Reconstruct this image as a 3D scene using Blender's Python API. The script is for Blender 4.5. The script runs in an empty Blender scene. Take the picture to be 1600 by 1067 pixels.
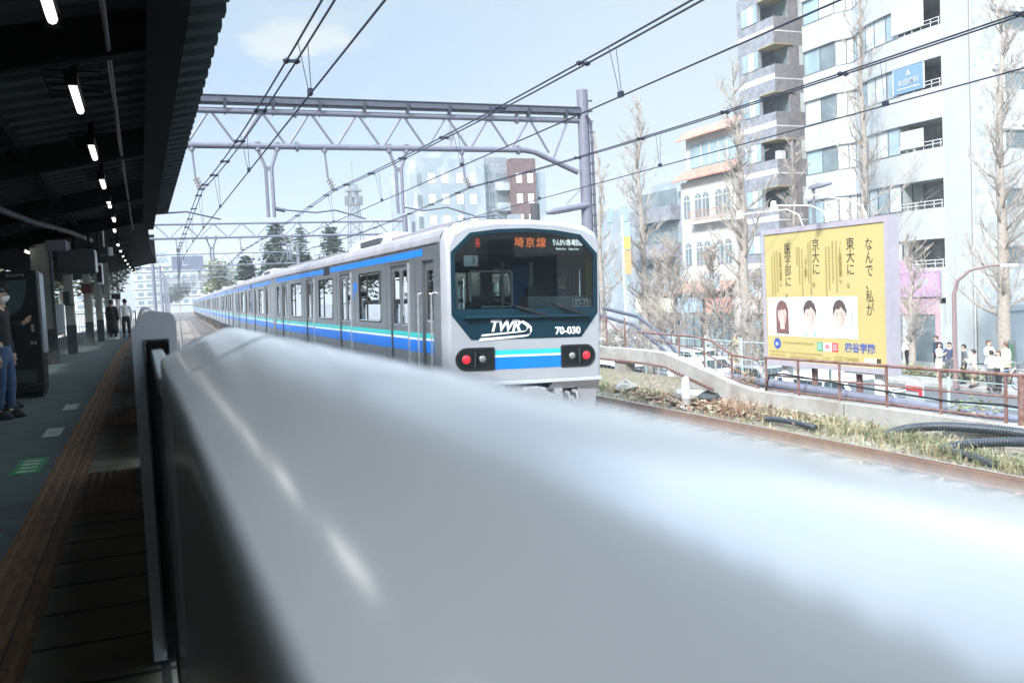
import bpy, math, random
from mathutils import Vector, Matrix
from math import radians as R, sin, cos, pi, tan, atan2, sqrt
SC = bpy.context.scene
COL = SC.collection
# ---------------------------------------------------------------- camera
H = 1.36
cam = bpy.data.objects.new('camera', bpy.data.cameras.new('camera'))
COL.objects.link(cam); SC.camera = cam
X_ = Vector((0.925, 0.065, -0.375)); Y_ = Vector((-0.378, 0.035, -0.925)); Z_ = Vector((-0.047, 0.997, 0.057))
rot = Matrix((X_, Y_, Z_))                      # rows: world axes seen from the camera
q = rot.to_quaternion().normalized()
cam.matrix_world = Matrix.Translation((0, 0, H)) @ q.to_matrix().to_4x4()
cam.data.sensor_width = 36.0
cam.data.lens = 1420 / 1600 * 36
cam.data.clip_start = 0.02; cam.data.clip_end = 6000
cam.data.dof.use_dof = True
cam.data.dof.focus_distance = 15.5
cam.data.dof.aperture_fstop = 4.0
# ---------------------------------------------------------------- world, sun, exposure
SUN_EL, SUN_AZ = 38.0, atan2(-0.80, -0.60)      # direction towards the sun: over the left shoulder
W = bpy.data.worlds.new('World'); SC.world = W; W.use_nodes = True
nt = W.node_tree; N = nt.nodes; L = nt.links; N.clear()
wo = N.new('ShaderNodeOutputWorld'); bg = N.new('ShaderNodeBackground')
sky = N.new('ShaderNodeTexSky'); sky.sky_type = 'NISHITA'; sky.sun_disc = False
sky.sun_elevation = R(SUN_EL); sky.sun_rotation = SUN_AZ
sky.air_density = 1.0; sky.dust_density = 2.2; sky.ozone_density = 1.0
tc = N.new('ShaderNodeTexCoord'); mp = N.new('ShaderNodeMapping'); mp.inputs['Scale'].default_value = (1.0, 1.0, 2.6)
no = N.new('ShaderNodeTexNoise'); no.inputs['Scale'].default_value = 3.1; no.inputs['Detail'].default_value = 9; no.inputs['Roughness'].default_value = .55
mp.inputs['Location'].default_value = (0.3, 0.9, 0.2)
rp = N.new('ShaderNodeValToRGB'); rp.color_ramp.elements[0].position = .50; rp.color_ramp.elements[1].position = .64
rp.color_ramp.elements[1].color = (.5, .5, .5, 1)
mh = N.new('ShaderNodeMix'); mh.data_type = 'RGBA'; mh.inputs['Factor'].default_value = .72; mh.inputs['B'].default_value = (2.15, 2.75, 3.45, 1)   # thin high cloud
mx = N.new('ShaderNodeMix'); mx.data_type = 'RGBA'; mx.inputs['B'].default_value = (2.9, 3.3, 3.45, 1)
L.new(tc.outputs['Generated'], mp.inputs['Vector']); L.new(mp.outputs['Vector'], no.inputs['Vector'])
L.new(no.outputs['Fac'], rp.inputs['Fac']); L.new(rp.outputs['Color'], mx.inputs['Factor'])
def vmath(op, a, b_=None):
    n_ = N.new('ShaderNodeVectorMath'); n_.operation = op; L.new(a, n_.inputs[0])
    if b_ is not None: n_.inputs[1].default_value = b_
    return n_
def mrange(src, a, b_, c, d):
    n_ = N.new('ShaderNodeMapRange'); n_.interpolation_type = 'SMOOTHSTEP'; n_.inputs['From Min'].default_value = a; n_.inputs['From Max'].default_value = b_; n_.inputs['To Min'].default_value = c; n_.inputs['To Max'].default_value = d
    L.new(src, n_.inputs['Value']); return n_
# a whiter veil towards the right of the line and one soft cumulus above the gantry
sx0 = N.new('ShaderNodeSeparateXYZ'); L.new(tc.outputs['Generated'], sx0.inputs[0])
veil = mrange(sx0.outputs['X'], .12, .62, 0, .75); mv = N.new('ShaderNodeMix'); mv.data_type = 'RGBA'; mv.inputs['B'].default_value = (3.1, 3.55, 3.75, 1)
L.new(veil.outputs['Result'], mv.inputs['Factor']); L.new(sky.outputs['Color'], mh.inputs['A']); L.new(mh.outputs['Result'], mv.inputs['A'])
dd_ = vmath('SUBTRACT', tc.outputs['Generated'], (.165, .95, .262)); ds_ = vmath('MULTIPLY', dd_.outputs['Vector'], (1.0, 1.0, 2.6)); dl_ = vmath('LENGTH', ds_.outputs['Vector'])
cm_ = mrange(dl_.outputs['Value'], .02, .13, .30, -.25)
n2 = N.new('ShaderNodeTexNoise'); n2.inputs['Scale'].default_value = 13; n2.inputs['Detail'].default_value = 8; n2.inputs['Roughness'].default_value = .6; L.new(mp.outputs['Vector'], n2.inputs['Vector'])
ad = N.new('ShaderNodeMath'); ad.operation = 'ADD'; L.new(cm_.outputs['Result'], ad.inputs[0]); L.new(n2.outputs['Fac'], ad.inputs[1])
cf = mrange(ad.outputs['Value'], .56, .80, 0, .85); mc = N.new('ShaderNodeMix'); mc.data_type = 'RGBA'; mc.inputs['B'].default_value = (3.5, 3.75, 3.75, 1)
L.new(cf.outputs['Result'], mc.inputs['Factor']); L.new(mv.outputs['Result'], mc.inputs['A']); L.new(mc.outputs['Result'], mx.inputs['A']); sx_ = N.new('ShaderNodeSeparateXYZ'); L.new(tc.outputs['Generated'], sx_.inputs[0])
el = N.new('ShaderNodeMapRange'); el.interpolation_type = 'SMOOTHSTEP'; el.inputs['From Min'].default_value = .37; el.inputs['From Max'].default_value = .58
el.inputs['To Min'].default_value = 1; el.inputs['To Max'].default_value = 4.8; L.new(sx_.outputs['Z'], el.inputs['Value'])   # overhead sky, out of view, brightened to light the barrier
sc_ = N.new('ShaderNodeVectorMath'); sc_.operation = 'SCALE'; L.new(mx.outputs['Result'], sc_.inputs[0]); L.new(el.outputs['Result'], sc_.inputs['Scale'])
L.new(sc_.outputs['Vector'], bg.inputs['Color'])
bg.inputs['Strength'].default_value = 0.090
L.new(bg.outputs['Background'], wo.inputs['Surface'])
sl = bpy.data.lights.new('sun', 'SUN'); sl.energy = 2.0; sl.angle = R(5); sl.color = (1, .985, .96)
so = bpy.data.objects.new('sun', sl); COL.objects.link(so)
sd = Vector((sin(SUN_AZ) * cos(R(SUN_EL)), cos(SUN_AZ) * cos(R(SUN_EL)), sin(R(SUN_EL))))
so.rotation_euler = sd.to_track_quat('Z', 'Y').to_euler()
so.location = (-20, -10, 40)
SC.view_settings.view_transform = 'Standard'; SC.view_settings.look = 'None'
SC.view_settings.exposure = 1.40; SC.view_settings.gamma = 1
SC.cycles.use_denoising = True
SC.cycles.max_bounces = 6; SC.cycles.transparent_max_bounces = 12
# ---------------------------------------------------------------- helpers
random.seed(7)
def lerp(a, b, t): return a + (b - a) * t
MATS = {}
def mat(name, col, rough=.6, metal=0, var=.12, scale=6, bump=0, bscale=40, ior=1.5, emit=None, es=1, coat=0, stretch=None, dirt=None, spec=.5):
    m = bpy.data.materials.new(name); m.use_nodes = True; n = m.node_tree.nodes; l = m.node_tree.links
    b = n['Principled BSDF']; b.inputs['Roughness'].default_value = rough; b.inputs['Metallic'].default_value = metal
    b.inputs['Specular IOR Level'].default_value = spec
    b.inputs['IOR'].default_value = ior
    if coat: b.inputs['Coat Weight'].default_value = coat; b.inputs['Coat Roughness'].default_value = .08
    c4 = (*col, 1)
    b.inputs['Base Color'].default_value = c4
    t = n.new('ShaderNodeTexCoord'); mpn = n.new('ShaderNodeMapping'); l.new(t.outputs['Object'], mpn.inputs['Vector'])
    if stretch: mpn.inputs['Scale'].default_value = stretch
    if var:
        a = n.new('ShaderNodeTexNoise'); a.inputs['Scale'].default_value = scale; a.inputs['Detail'].default_value = 6
        l.new(mpn.outputs['Vector'], a.inputs['Vector'])
        r = n.new('ShaderNodeMapRange'); r.inputs['From Min'].default_value = .3; r.inputs['From Max'].default_value = .7
        r.inputs['To Min'].default_value = 1 - var; r.inputs['To Max'].default_value = 1 + var
        l.new(a.outputs['Fac'], r.inputs['Value'])
        x = n.new('ShaderNodeVectorMath'); x.operation = 'SCALE'; x.inputs[0].default_value = col
        l.new(r.outputs['Result'], x.inputs['Scale'])
        out = x.outputs['Vector']
        if dirt:
            d = n.new('ShaderNodeTexNoise'); d.inputs['Scale'].default_value = dirt[1]; d.inputs['Detail'].default_value = 8
            l.new(mpn.outputs['Vector'], d.inputs['Vector'])
            dr = n.new('ShaderNodeMapRange'); dr.inputs['From Min'].default_value = .48; dr.inputs['From Max'].default_value = .68
            l.new(d.outputs['Fac'], dr.inputs['Value'])
            mm = n.new('ShaderNodeMix'); mm.data_type = 'RGBA'; l.new(dr.outputs['Result'], mm.inputs['Factor'])
            l.new(out, mm.inputs['A']); mm.inputs['B'].default_value = (*dirt[0], 1); out = mm.outputs['Result']
        l.new(out, b.inputs['Base Color'])
    if bump:
        a2 = n.new('ShaderNodeTexNoise'); a2.inputs['Scale'].default_value = bscale; a2.inputs['Detail'].default_value = 4
        l.new(mpn.outputs['Vector'], a2.inputs['Vector'])
        bp = n.new('ShaderNodeBump'); bp.inputs['Strength'].default_value = bump; bp.inputs['Distance'].default_value = .02
        l.new(a2.outputs['Fac'], bp.inputs['Height']); l.new(bp.outputs['Normal'], b.inputs['Normal'])
    if emit:
        b.inputs['Emission Color'].default_value = (*emit, 1); b.inputs['Emission Strength'].default_value = es
    MATS[name] = m
    return m
def glass(name, tint, tr=.75, rough=0.0, ior=1.5):
    m = bpy.data.materials.new(name); m.use_nodes = True; n = m.node_tree.nodes; l = m.node_tree.links
    n.remove(n['Principled BSDF']); o = n['Material Output']
    t = n.new('ShaderNodeBsdfTransparent'); t.inputs['Color'].default_value = (tint[0] * tr, tint[1] * tr, tint[2] * tr, 1)
    g = n.new('ShaderNodeBsdfGlossy'); g.inputs['Roughness'].default_value = rough; g.inputs['Color'].default_value = (1, 1, 1, 1)
    f = n.new('ShaderNodeFresnel'); f.inputs['IOR'].default_value = ior
    mxx = n.new('ShaderNodeMixShader'); l.new(f.outputs['Fac'], mxx.inputs['Fac'])
    l.new(t.outputs[0], mxx.inputs[1]); l.new(g.outputs[0], mxx.inputs[2]); l.new(mxx.outputs[0], o.inputs['Surface'])
    return m
def tiles(name, c1, c2, mortar, sx, sy, msize=.02, rough=.7, axes='XY', bump=.3, offset=.5):
    m = bpy.data.materials.new(name); m.use_nodes = True; n = m.node_tree.nodes; l = m.node_tree.links
    b = n['Principled BSDF']; b.inputs['Roughness'].default_value = rough
    t = n.new('ShaderNodeTexCoord'); s = n.new('ShaderNodeSeparateXYZ'); c = n.new('ShaderNodeCombineXYZ')
    l.new(t.outputs['Object'], s.inputs[0]); l.new(s.outputs[axes[0]], c.inputs[0]); l.new(s.outputs[axes[1]], c.inputs[1])
    k = n.new('ShaderNodeTexBrick'); l.new(c.outputs[0], k.inputs['Vector']); k.offset = offset
    k.inputs['Color1'].default_value = (*c1, 1); k.inputs['Color2'].default_value = (*c2, 1); k.inputs['Mortar'].default_value = (*mortar, 1)
    k.inputs['Scale'].default_value = 1; k.inputs['Mortar Size'].default_value = msize
    k.inputs['Brick Width'].default_value = sx; k.inputs['Row Height'].default_value = sy
    a = n.new('ShaderNodeTexNoise'); a.inputs['Scale'].default_value = 2.3; a.inputs['Detail'].default_value = 8
    l.new(t.outputs['Object'], a.inputs['Vector'])
    r = n.new('ShaderNodeMapRange'); r.inputs['From Min'].default_value = .3; r.inputs['From Max'].default_value = .7
    r.inputs['To Min'].default_value = .72; r.inputs['To Max'].default_value = 1.2; l.new(a.outputs['Fac'], r.inputs['Value'])
    x = n.new('ShaderNodeVectorMath'); x.operation = 'SCALE'; l.new(k.outputs['Color'], x.inputs[0]); l.new(r.outputs['Result'], x.inputs['Scale'])
    l.new(x.outputs['Vector'], b.inputs['Base Color'])
    bp = n.new('ShaderNodeBump'); bp.inputs['Strength'].default_value = bump; bp.inputs['Distance'].default_value = .01; bp.invert = True
    l.new(k.outputs['Fac'], bp.inputs['Height']); l.new(bp.outputs['Normal'], b.inputs['Normal'])
    return m
ORG = {}
EACH = dict(wire_clamps='wire_clamp', droppers='dropper', trough_brackets='trough_bracket', flanges='flange', window_row='window', front_skirt='front_skirt', end_cap='end_cap', wall='wall', roof_ribs='roof_ribs', coin_slots='coin_slot', hanger='hanger', vent_cap='vent_cap', end_fascia='end_fascia', cab_equipment='cab_equipment', seams='seam', legs='leg', shop_window='shop_window', shop_glass='shop_glass', brake_hoses='brake_hose', ceiling_lamps='ceiling_lamp', wheelsets='wheelset', bogie='bogie_frame', badge='badge', posts='post', bulbs='bulb', red_marks='red_mark')
def tag(o, label=None, cat=None, group=None, kind=None):
    if label: o['label'] = label
    if cat: o['category'] = cat
    if group: o['group'] = group
    if kind: o['kind'] = kind
    return o
def empty(name, loc, label=None, cat=None, group=None, kind=None):
    o = bpy.data.objects.new(name, None); COL.objects.link(o); o.location = loc; o.empty_display_size = .3
    ORG[o] = Vector(loc); return tag(o, label, cat, group, kind)
class MB:
    def __init__(s): s.v = []; s.f = []; s.m = []
    def add(s, vs, fs, m=0):
        k = len(s.v); s.v += [tuple(p) for p in vs]
        for f in fs: s.f.append([i + k for i in f]); s.m.append(m)
        return s
    def box(s, x0, x1, y0, y1, z0, z1, m=0):
        x0, x1 = min(x0, x1), max(x0, x1); y0, y1 = min(y0, y1), max(y0, y1); z0, z1 = min(z0, z1), max(z0, z1)
        return s.add([(x0, y0, z0), (x1, y0, z0), (x1, y1, z0), (x0, y1, z0), (x0, y0, z1), (x1, y0, z1), (x1, y1, z1), (x0, y1, z1)],
                     [(3, 2, 1, 0), (4, 5, 6, 7), (0, 1, 5, 4), (1, 2, 6, 5), (2, 3, 7, 6), (3, 0, 4, 7)], m)
    def frame(s, p, q, up=(0, 0, 1)):
        p = Vector(p); q = Vector(q); d = (q - p).normalized(); u = Vector(up)
        if abs(d.dot(u)) > .98: u = Vector((0, 1, 0))
        a = d.cross(u).normalized(); return p, q, a, a.cross(d).normalized()
    def bar(s, p, q, w, h, m=0, up=(0, 0, 1)):
        p, q, a, b = s.frame(p, q, up); a = a * w / 2; b = b * h / 2
        vs = [p - a - b, p + a - b, p + a + b, p - a + b, q - a - b, q + a - b, q + a + b, q - a + b]
        return s.add(vs, [(3, 2, 1, 0), (4, 5, 6, 7), (0, 1, 5, 4), (1, 2, 6, 5), (2, 3, 7, 6), (3, 0, 4, 7)], m)
    def tube(s, pts, r, n=8, m=0, caps=True):
        pts = [Vector(p) for p in pts]; rs = r if isinstance(r, (list, tuple)) else [r] * len(pts)
        rings = []; ref = None
        for i, p in enumerate(pts):
            d = (pts[min(i + 1, len(pts) - 1)] - pts[max(i - 1, 0)]).normalized()
            if ref is None: ref = Vector((0, 0, 1)) if abs(d.z) < .9 else Vector((1, 0, 0))
            a = d.cross(ref).normalized(); b = a.cross(d).normalized(); ref = b
            rings.append([p + (a * cos(2 * pi * k / n) + b * sin(2 * pi * k / n)) * rs[i] for k in range(n)])
        return s.loft(rings, m, caps)
    def loft(s, rings, m=0, caps=True, closed=True):
        n = len(rings[0]); vs = [p for r_ in rings for p in r_]; fs = []
        for i in range(len(rings) - 1):
            for k in range(n if closed else n - 1):
                j = (k + 1) % n; fs.append((i * n + k, i * n + j, (i + 1) * n + j, (i + 1) * n + k))
        if caps: fs.append(tuple(reversed(range(n)))); fs.append(tuple((len(rings) - 1) * n + k for k in range(n)))
        return s.add(vs, fs, m)
    def prism(s, poly, vec, m=0):
        n = len(poly); v = Vector(vec); a = [Vector(p) for p in poly]
        return s.add(a + [p + v for p in a], [tuple(reversed(range(n))), tuple(range(n, 2 * n))] + [(k, (k + 1) % n, (k + 1) % n + n, k + n) for k in range(n)], m)
    def poly(s, pts, m=0): return s.add(pts, [tuple(range(len(pts)))], m)
    def sphere(s, c, r, sc=(1, 1, 1), n=10, m=0, z0=-1, z1=1):
        rings = []; k = max(3, n // 2)
        for i in range(k + 1):
            z = lerp(z0, z1, i / k); z = sin(asin_(z)); rr = sqrt(max(1e-6, 1 - z * z))
            rings.append([(c[0] + r * sc[0] * rr * cos(2 * pi * j / n), c[1] + r * sc[1] * rr * sin(2 * pi * j / n), c[2] + r * sc[2] * z) for j in range(n)])
        return s.loft(rings, m)
    def pieces(s):
        n = len(s.v); par = list(range(n))
        def fd(i):
            while par[i] != i: par[i] = par[par[i]]; i = par[i]
            return i
        for f in s.f:
            for i in f[1:]: par[fd(i)] = fd(f[0])
        comp = {}
        for k, f in enumerate(s.f): comp.setdefault(fd(f[0]), []).append(k)
        cs = []
        for fs in comp.values():
            vs = {i for k in fs for i in s.f[k]}; cs.append([fs, [min(s.v[i][a] for i in vs) - .008 for a in range(3)], [max(s.v[i][a] for i in vs) + .008 for a in range(3)]])
        done = False
        while not done:                         # join what touches
            done = True
            for i in range(len(cs)):
                for j in range(i + 1, len(cs)):
                    if all(cs[i][1][a] <= cs[j][2][a] and cs[j][1][a] <= cs[i][2][a] for a in range(3)):
                        A, B_ = cs[i], cs.pop(j); cs[i] = [A[0] + B_[0], [min(x, y) for x, y in zip(A[1], B_[1])], [max(x, y) for x, y in zip(A[2], B_[2])]]; done = False; break
                if not done: break
        out = []
        for fs, _, _ in cs:
            m_ = MB(); ix = {}
            for k in fs:
                for i in s.f[k]:
                    if i not in ix: ix[i] = len(m_.v); m_.v.append(s.v[i])
                m_.f.append([ix[i] for i in s.f[k]]); m_.m.append(s.m[k])
            out.append(m_)
        return out
    def build(s, name, mats, parent=None, **k):
        if name in EACH and parent is not None:
            ps = s.pieces()
            for p in ps: o = p.build1(EACH[name], mats, parent, **k)
            return o
        return s.build1(name, mats, parent, **k)
    def build1(s, name, mats, parent=None, org=None, smooth=False, bev=0, label=None, cat=None, group=None, kind=None, fix=True):
        if not isinstance(mats, (list, tuple)): mats = [mats]
        if parent is not None: org = ORG[parent]
        elif org is None:
            xs = [p[0] for p in s.v]; ys = [p[1] for p in s.v]; zs = [p[2] for p in s.v]
            org = Vector(((min(xs) + max(xs)) / 2, (min(ys) + max(ys)) / 2, min(zs)))
        org = Vector(org)
        me = bpy.data.meshes.new(name)
        me.from_pydata([(p[0] - org.x, p[1] - org.y, p[2] - org.z) for p in s.v], [], s.f)
        for mm in mats: me.materials.append(mm)
        me.polygons.foreach_set('material_index', s.m)
        if smooth: me.polygons.foreach_set('use_smooth', [True] * len(s.f))
        if fix and len(s.f) < 60000:
            import bmesh
            b = bmesh.new(); b.from_mesh(me); bmesh.ops.recalc_face_normals(b, faces=b.faces[:]); b.to_mesh(me); b.free()
        me.update()
        if smooth == 'auto':
            me.set_sharp_from_angle(angle=R(38))
        o = bpy.data.objects.new(name, me); COL.objects.link(o); ORG[o] = org
        if parent is not None: o.parent = parent
        else: o.location = org
        if bev:
            md = o.modifiers.new('bevel', 'BEVEL'); md.width = bev; md.segments = 2; md.limit_method = 'ANGLE'; md.angle_limit = R(35)
        return tag(o, label, cat, group, kind)
def asin_(z): return math.asin(max(-1, min(1, z)))
def text(body, size, loc, right, up, m, parent, name='lettering', off=0, shear=0, align='CENTER', ls=1.0, sx=1.0, ext=.002, cs=1.0):
    cu = bpy.data.curves.new('t', 'FONT'); cu.body = body; cu.size = size; cu.align_x = align; cu.align_y = 'CENTER'
    cu.offset = off; cu.shear = shear; cu.space_line = ls; cu.extrude = ext; cu.resolution_u = 3; cu.space_character = cs
    to = bpy.data.objects.new('t', cu); COL.objects.link(to)
    dg = bpy.context.evaluated_depsgraph_get(); dg.update()
    me = bpy.data.meshes.new_from_object(to.evaluated_get(dg)); bpy.data.objects.remove(to)
    r = Vector(right).normalized(); u = Vector(up).normalized(); nrm = r.cross(u)
    org = ORG[parent] if parent is not None else Vector(loc)
    for v in me.vertices:
        c = v.co; v.co = Vector(loc) + r * (c.x * sx) + u * c.y + nrm * c.z - org
    me.materials.clear(); me.materials.append(m); me.name = name
    o = bpy.data.objects.new(name, me); COL.objects.link(o); ORG[o] = org
    if parent is not None: o.parent = parent
    else: o.location = org
    return o
def children(o): return [c for c in bpy.data.objects if c.parent == o]
def copy_tree(o, loc=None, rz=None, parent=None, label=None):
    c = o.copy(); COL.objects.link(c); ORG[c] = ORG.get(o, Vector())
    if parent is not None: c.parent = parent
    if loc is not None: c.location = loc
    if rz is not None: c.rotation_euler.z = rz
    if label: c['label'] = label
    for ch in children(o): copy_tree(ch, parent=c)
    return c
def dev(y):                                     # the line bends gently to the right beyond the platform
    if y < 25: return 0.0
    if y < 53: return .000643 * (y - 25) ** 2
    return .504 + .036 * (y - 53)
# ---------------------------------------------------------------- materials
M = {}
M['ballast'] = mat('ballast', (.125, .108, .096), .95, var=.45, scale=26, bump=1.0, bscale=30, dirt=((.065, .055, .046), 3))
M['verge'] = mat('verge_soil', (.235, .21, .165), .95, var=.4, scale=9, bump=.8, bscale=25, dirt=((.19, .195, .12), 1.3))
M['asphalt'] = mat('asphalt', (.10, .105, .11), .9, var=.2, scale=8, bump=.3, bscale=120)
M['pave'] = tiles('pavement_slabs', (.36, .35, .34), (.31, .31, .31), (.2, .2, .2), .6, .6)
M['land'] = mat('far_land', (.30, .30, .28), .95, var=.3, scale=.2)
M['plat'] = tiles('platform_asphalt', (.058, .080, .078), (.052, .073, .072), (.03, .04, .04), 3.4, 1.7, .012, .8, bump=.15)
M['slab'] = tiles('platform_edge_slabs', (.16, .155, .118), (.14, .136, .105), (.02, .02, .018), 5, .45, .018, .75, bump=.5, offset=0)
M['rail'] = mat('rust_rail', (.20, .115, .075), .7, .2, var=.25, scale=8)
M['railtop'] = mat('worn_rail_head', (.55, .50, .46), .32, .85, var=.1)
M['sleeper'] = mat('concrete_sleeper', (.27, .24, .21), .9, var=.25, scale=12)
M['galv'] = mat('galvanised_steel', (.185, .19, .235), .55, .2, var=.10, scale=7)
M['galvd'] = mat('galvanised_dark', (.105, .115, .145), .55, .3, var=.12, scale=7)  # darker galvanised tone for troughs, arms and ducts
M['wire'] = mat('dark_wire', (.03, .035, .06), .5, .3, var=0)
M['porc'] = mat('porcelain', (.25, .22, .2), .3, var=.1)
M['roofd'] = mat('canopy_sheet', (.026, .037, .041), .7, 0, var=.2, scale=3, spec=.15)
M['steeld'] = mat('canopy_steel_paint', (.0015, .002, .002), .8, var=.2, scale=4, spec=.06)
M['cream'] = mat('cream_column_paint', (.34, .33, .29), .55, var=.1, scale=3)
M['dado'] = mat('grey_dado_paint', (.045, .052, .056), .6, var=.1)
M['tube'] = mat('lit_fluorescent_tube', (.9, .9, .85), .5, var=0, emit=(1, 1, .93), es=1.1)
M['white'] = mat('white_paint', (.72, .73, .72), .5, var=.05)
M['black'] = mat('black_paint', (.012, .013, .014), .4, var=.1)
M['blackm'] = mat('black_rubber', (.014, .015, .017), .8, var=.15)
M['conc'] = mat('weathered_concrete', (.36, .35, .325), .9, var=.16, scale=3, bump=.35, bscale=30, dirt=((.27, .25, .22), 1.4))
M['rust'] = mat('rusty_paint', (.21, .125, .11), .75, .1, var=.3, scale=14, dirt=((.15, .06, .035), 6))
M['housing'] = mat('satin_metal_housing', (.94, .915, .90), .12, .05, ior=2.0, var=.04, scale=2, bump=.015, bscale=4)
M['plate'] = mat('end_plate_grey', (.38, .40, .43), .42, .35, var=.04, scale=3)
M['teal'] = mat('dark_glass_panel', (.02, .03, .03), .12, .2, var=0)
# ---------------------------------------------------------------- setting
YS = [-40, 0, 20, 30, 40, 50, 60, 80, 110, 150, 200, 280, 400]
def strip(name, x0, x1, z0, z1, m, ys=YS, thick=.3, curve=True, parent=None, **k):
    b = MB(); d = dev if curve else (lambda y: 0)
    rings = [[(x0 + d(y), y, z0), (x1 + d(y), y, z1), (x1 + d(y), y, z1 - thick), (x0 + d(y), y, z0 - thick)] for y in ys]
    b.loft(rings); return b.build(name, m, parent, org=(0, 0, 0) if parent is None else None, **k)
b = MB(); b.box(-700, 700, -150, 900, -9, -4.2); b.build('ground', M['land'], org=(0, 0, 0), kind='structure')
strip('track_bed', -9, 11.25, -1.32, -1.32, M['ballast'], thick=3.2, kind='structure')
strip('verge', 9.75, 11.22, -1.27, -1.2, M['verge'], thick=.06, kind='structure')
strip('road', 13.6, 32.0, -3.75, -3.75, M['asphalt'], ys=[-30, 0, 30, 60, 90, 300], curve=False, kind='structure')
strip('pavement', 32.0, 39.6, -3.60, -3.60, M['pave'], ys=[-30, 0, 30, 60, 90, 300], curve=False, kind='structure')
strip('kerb', 31.78, 31.997, -3.59, -3.59, M['conc'], ys=[-30, 0, 30, 60, 90, 300], curve=False, kind='structure')
for x0, x1, ys in ((27.2, 27.35, [-30, 300]), (18.6, 18.75, [-30, 300])):
    strip('road_marking', x0, x1, -3.744, -3.744, M['white'], ys=ys, thick=.003, curve=False, kind='structure')
b = MB()
for k in range(14): b.box(22.9, 23.05, -4 + k * 9, 1 + k * 9, -3.748, -3.743)
b.build('road_marking', M['white'], org=(0, 0, 0), kind='structure')
for k in range(7):
    b = MB(); b.box(28 , 31, 29.4 + k * .9, 29.85 + k * .9, -3.748, -3.742); b.build('road_marking', M['white'], org=(0, 0, 0), kind='structure')
b = MB(); b.loft([[(-4.45 + dev(y), y, -1.3), (-6.2 + dev(y), y, 1.6), (-9 + dev(y), y, 4.6), (-30 + dev(y), y, 5.2), (-30 + dev(y), y, -4)] for y in (-60, 0, 25, 40, 52)]); b.build('earth_bank', mat('dark_bank_soil', (.06, .075, .05), .95, var=.5, scale=2.5, bump=1, bscale=6), org=(0, 0, 0), kind='structure')
strip('verge', 10.95, 11.25, -1.2, -.82, M['verge'], ys=[17.2, 20, 30, 60, 120], thick=.4, kind='structure')
# platform with its tactile strips and slabs
PE = [-40, 0, 20, 25, 30, 35, 40, 45, 50, 55, 60, 66]
plat = strip('platform', -4.4, .36, 0, 0, M['plat'], ys=PE, thick=1.6, kind='structure')
M['tact'] = tiles('brown_tactile_tiles', (.155, .075, .036), (.13, .064, .030), (.04, .024, .014), .3, .3, .012, .6, bump=.6, offset=0)
M['tactbar'] = mat('brown_tactile_bars', (.19, .11, .052), .5, var=.25, scale=9, dirt=((.05, .03, .015), 5))
strip('tactile_strip', -.80, -.50, .004, .004, M['tact'], ys=PE, thick=.003, parent=plat)
strip('edge_slabs', -.496, .36, .004, .004, M['slab'], ys=PE, thick=.003, parent=plat)
b = MB()
for xx in (-.765, -.69, -.615, -.54):
    rings = []
    for y in PE: rings.append([(xx - .016 + dev(y), y, .004), (xx + .016 + dev(y), y, .004), (xx + .010 + dev(y), y, .011), (xx - .010 + dev(y), y, .011)])
    b.loft(rings)
for y0 in [2.0 + 4.82 * k for k in range(9)]:
    for r_ in range(6):
        for c_ in range(28):
            pass
b.build('tactile_bars', M['tactbar'], plat)
for y0 in [1.75 + 4.82 * k for k in range(10)]:
    d = dev(y0); b = MB(); b.box(-.494 + d, -.13 + d, y0, y0 + 1.7, .0042, .0085); b.build('tactile_patch', M['tact'], plat)
    b = MB()
    for i in range(6):
        for j in range(28):
            xx = -.465 + i * .06 + d; yy = y0 + .03 + j * .06
            b.box(xx - .014, xx + .014, yy - .014, yy + .014, .0085, .0135)
    b.build('tactile_dots', M['tactbar'], plat)
M['gmark'] = mat('green_floor_paint', (.03, .17, .075), .6, var=.2, scale=30)
M['wmark'] = mat('pale_floor_paint', (.38, .42, .37), .6, var=.35, scale=18)
for i, (yy, k) in enumerate(((9.03, 0), (11.4, 1), (14.2, 1), (5.9, 0))):
    fr = MB(); xx = -1.0
    if k == 0:
        fr.box(xx - .12, xx + .12, yy - .45, yy + .45, .004, .0052)
        o = fr.build('floor_marking', M['gmark'], plat)
        s_ = MB()
        for j in range(4): s_.box(xx - .07, xx + .07, yy - .33 + j * .19, yy - .26 + j * .19, .0052, .0062)
        s_.build('floor_marking', M['wmark'], plat)
    else:
        for j in range(4): fr.box(xx - .09, xx + .09, yy - .4 + j * .2, yy - .25 + j * .2, .004, .0052)
        fr.build('floor_marking', M['wmark'], plat)
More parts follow.
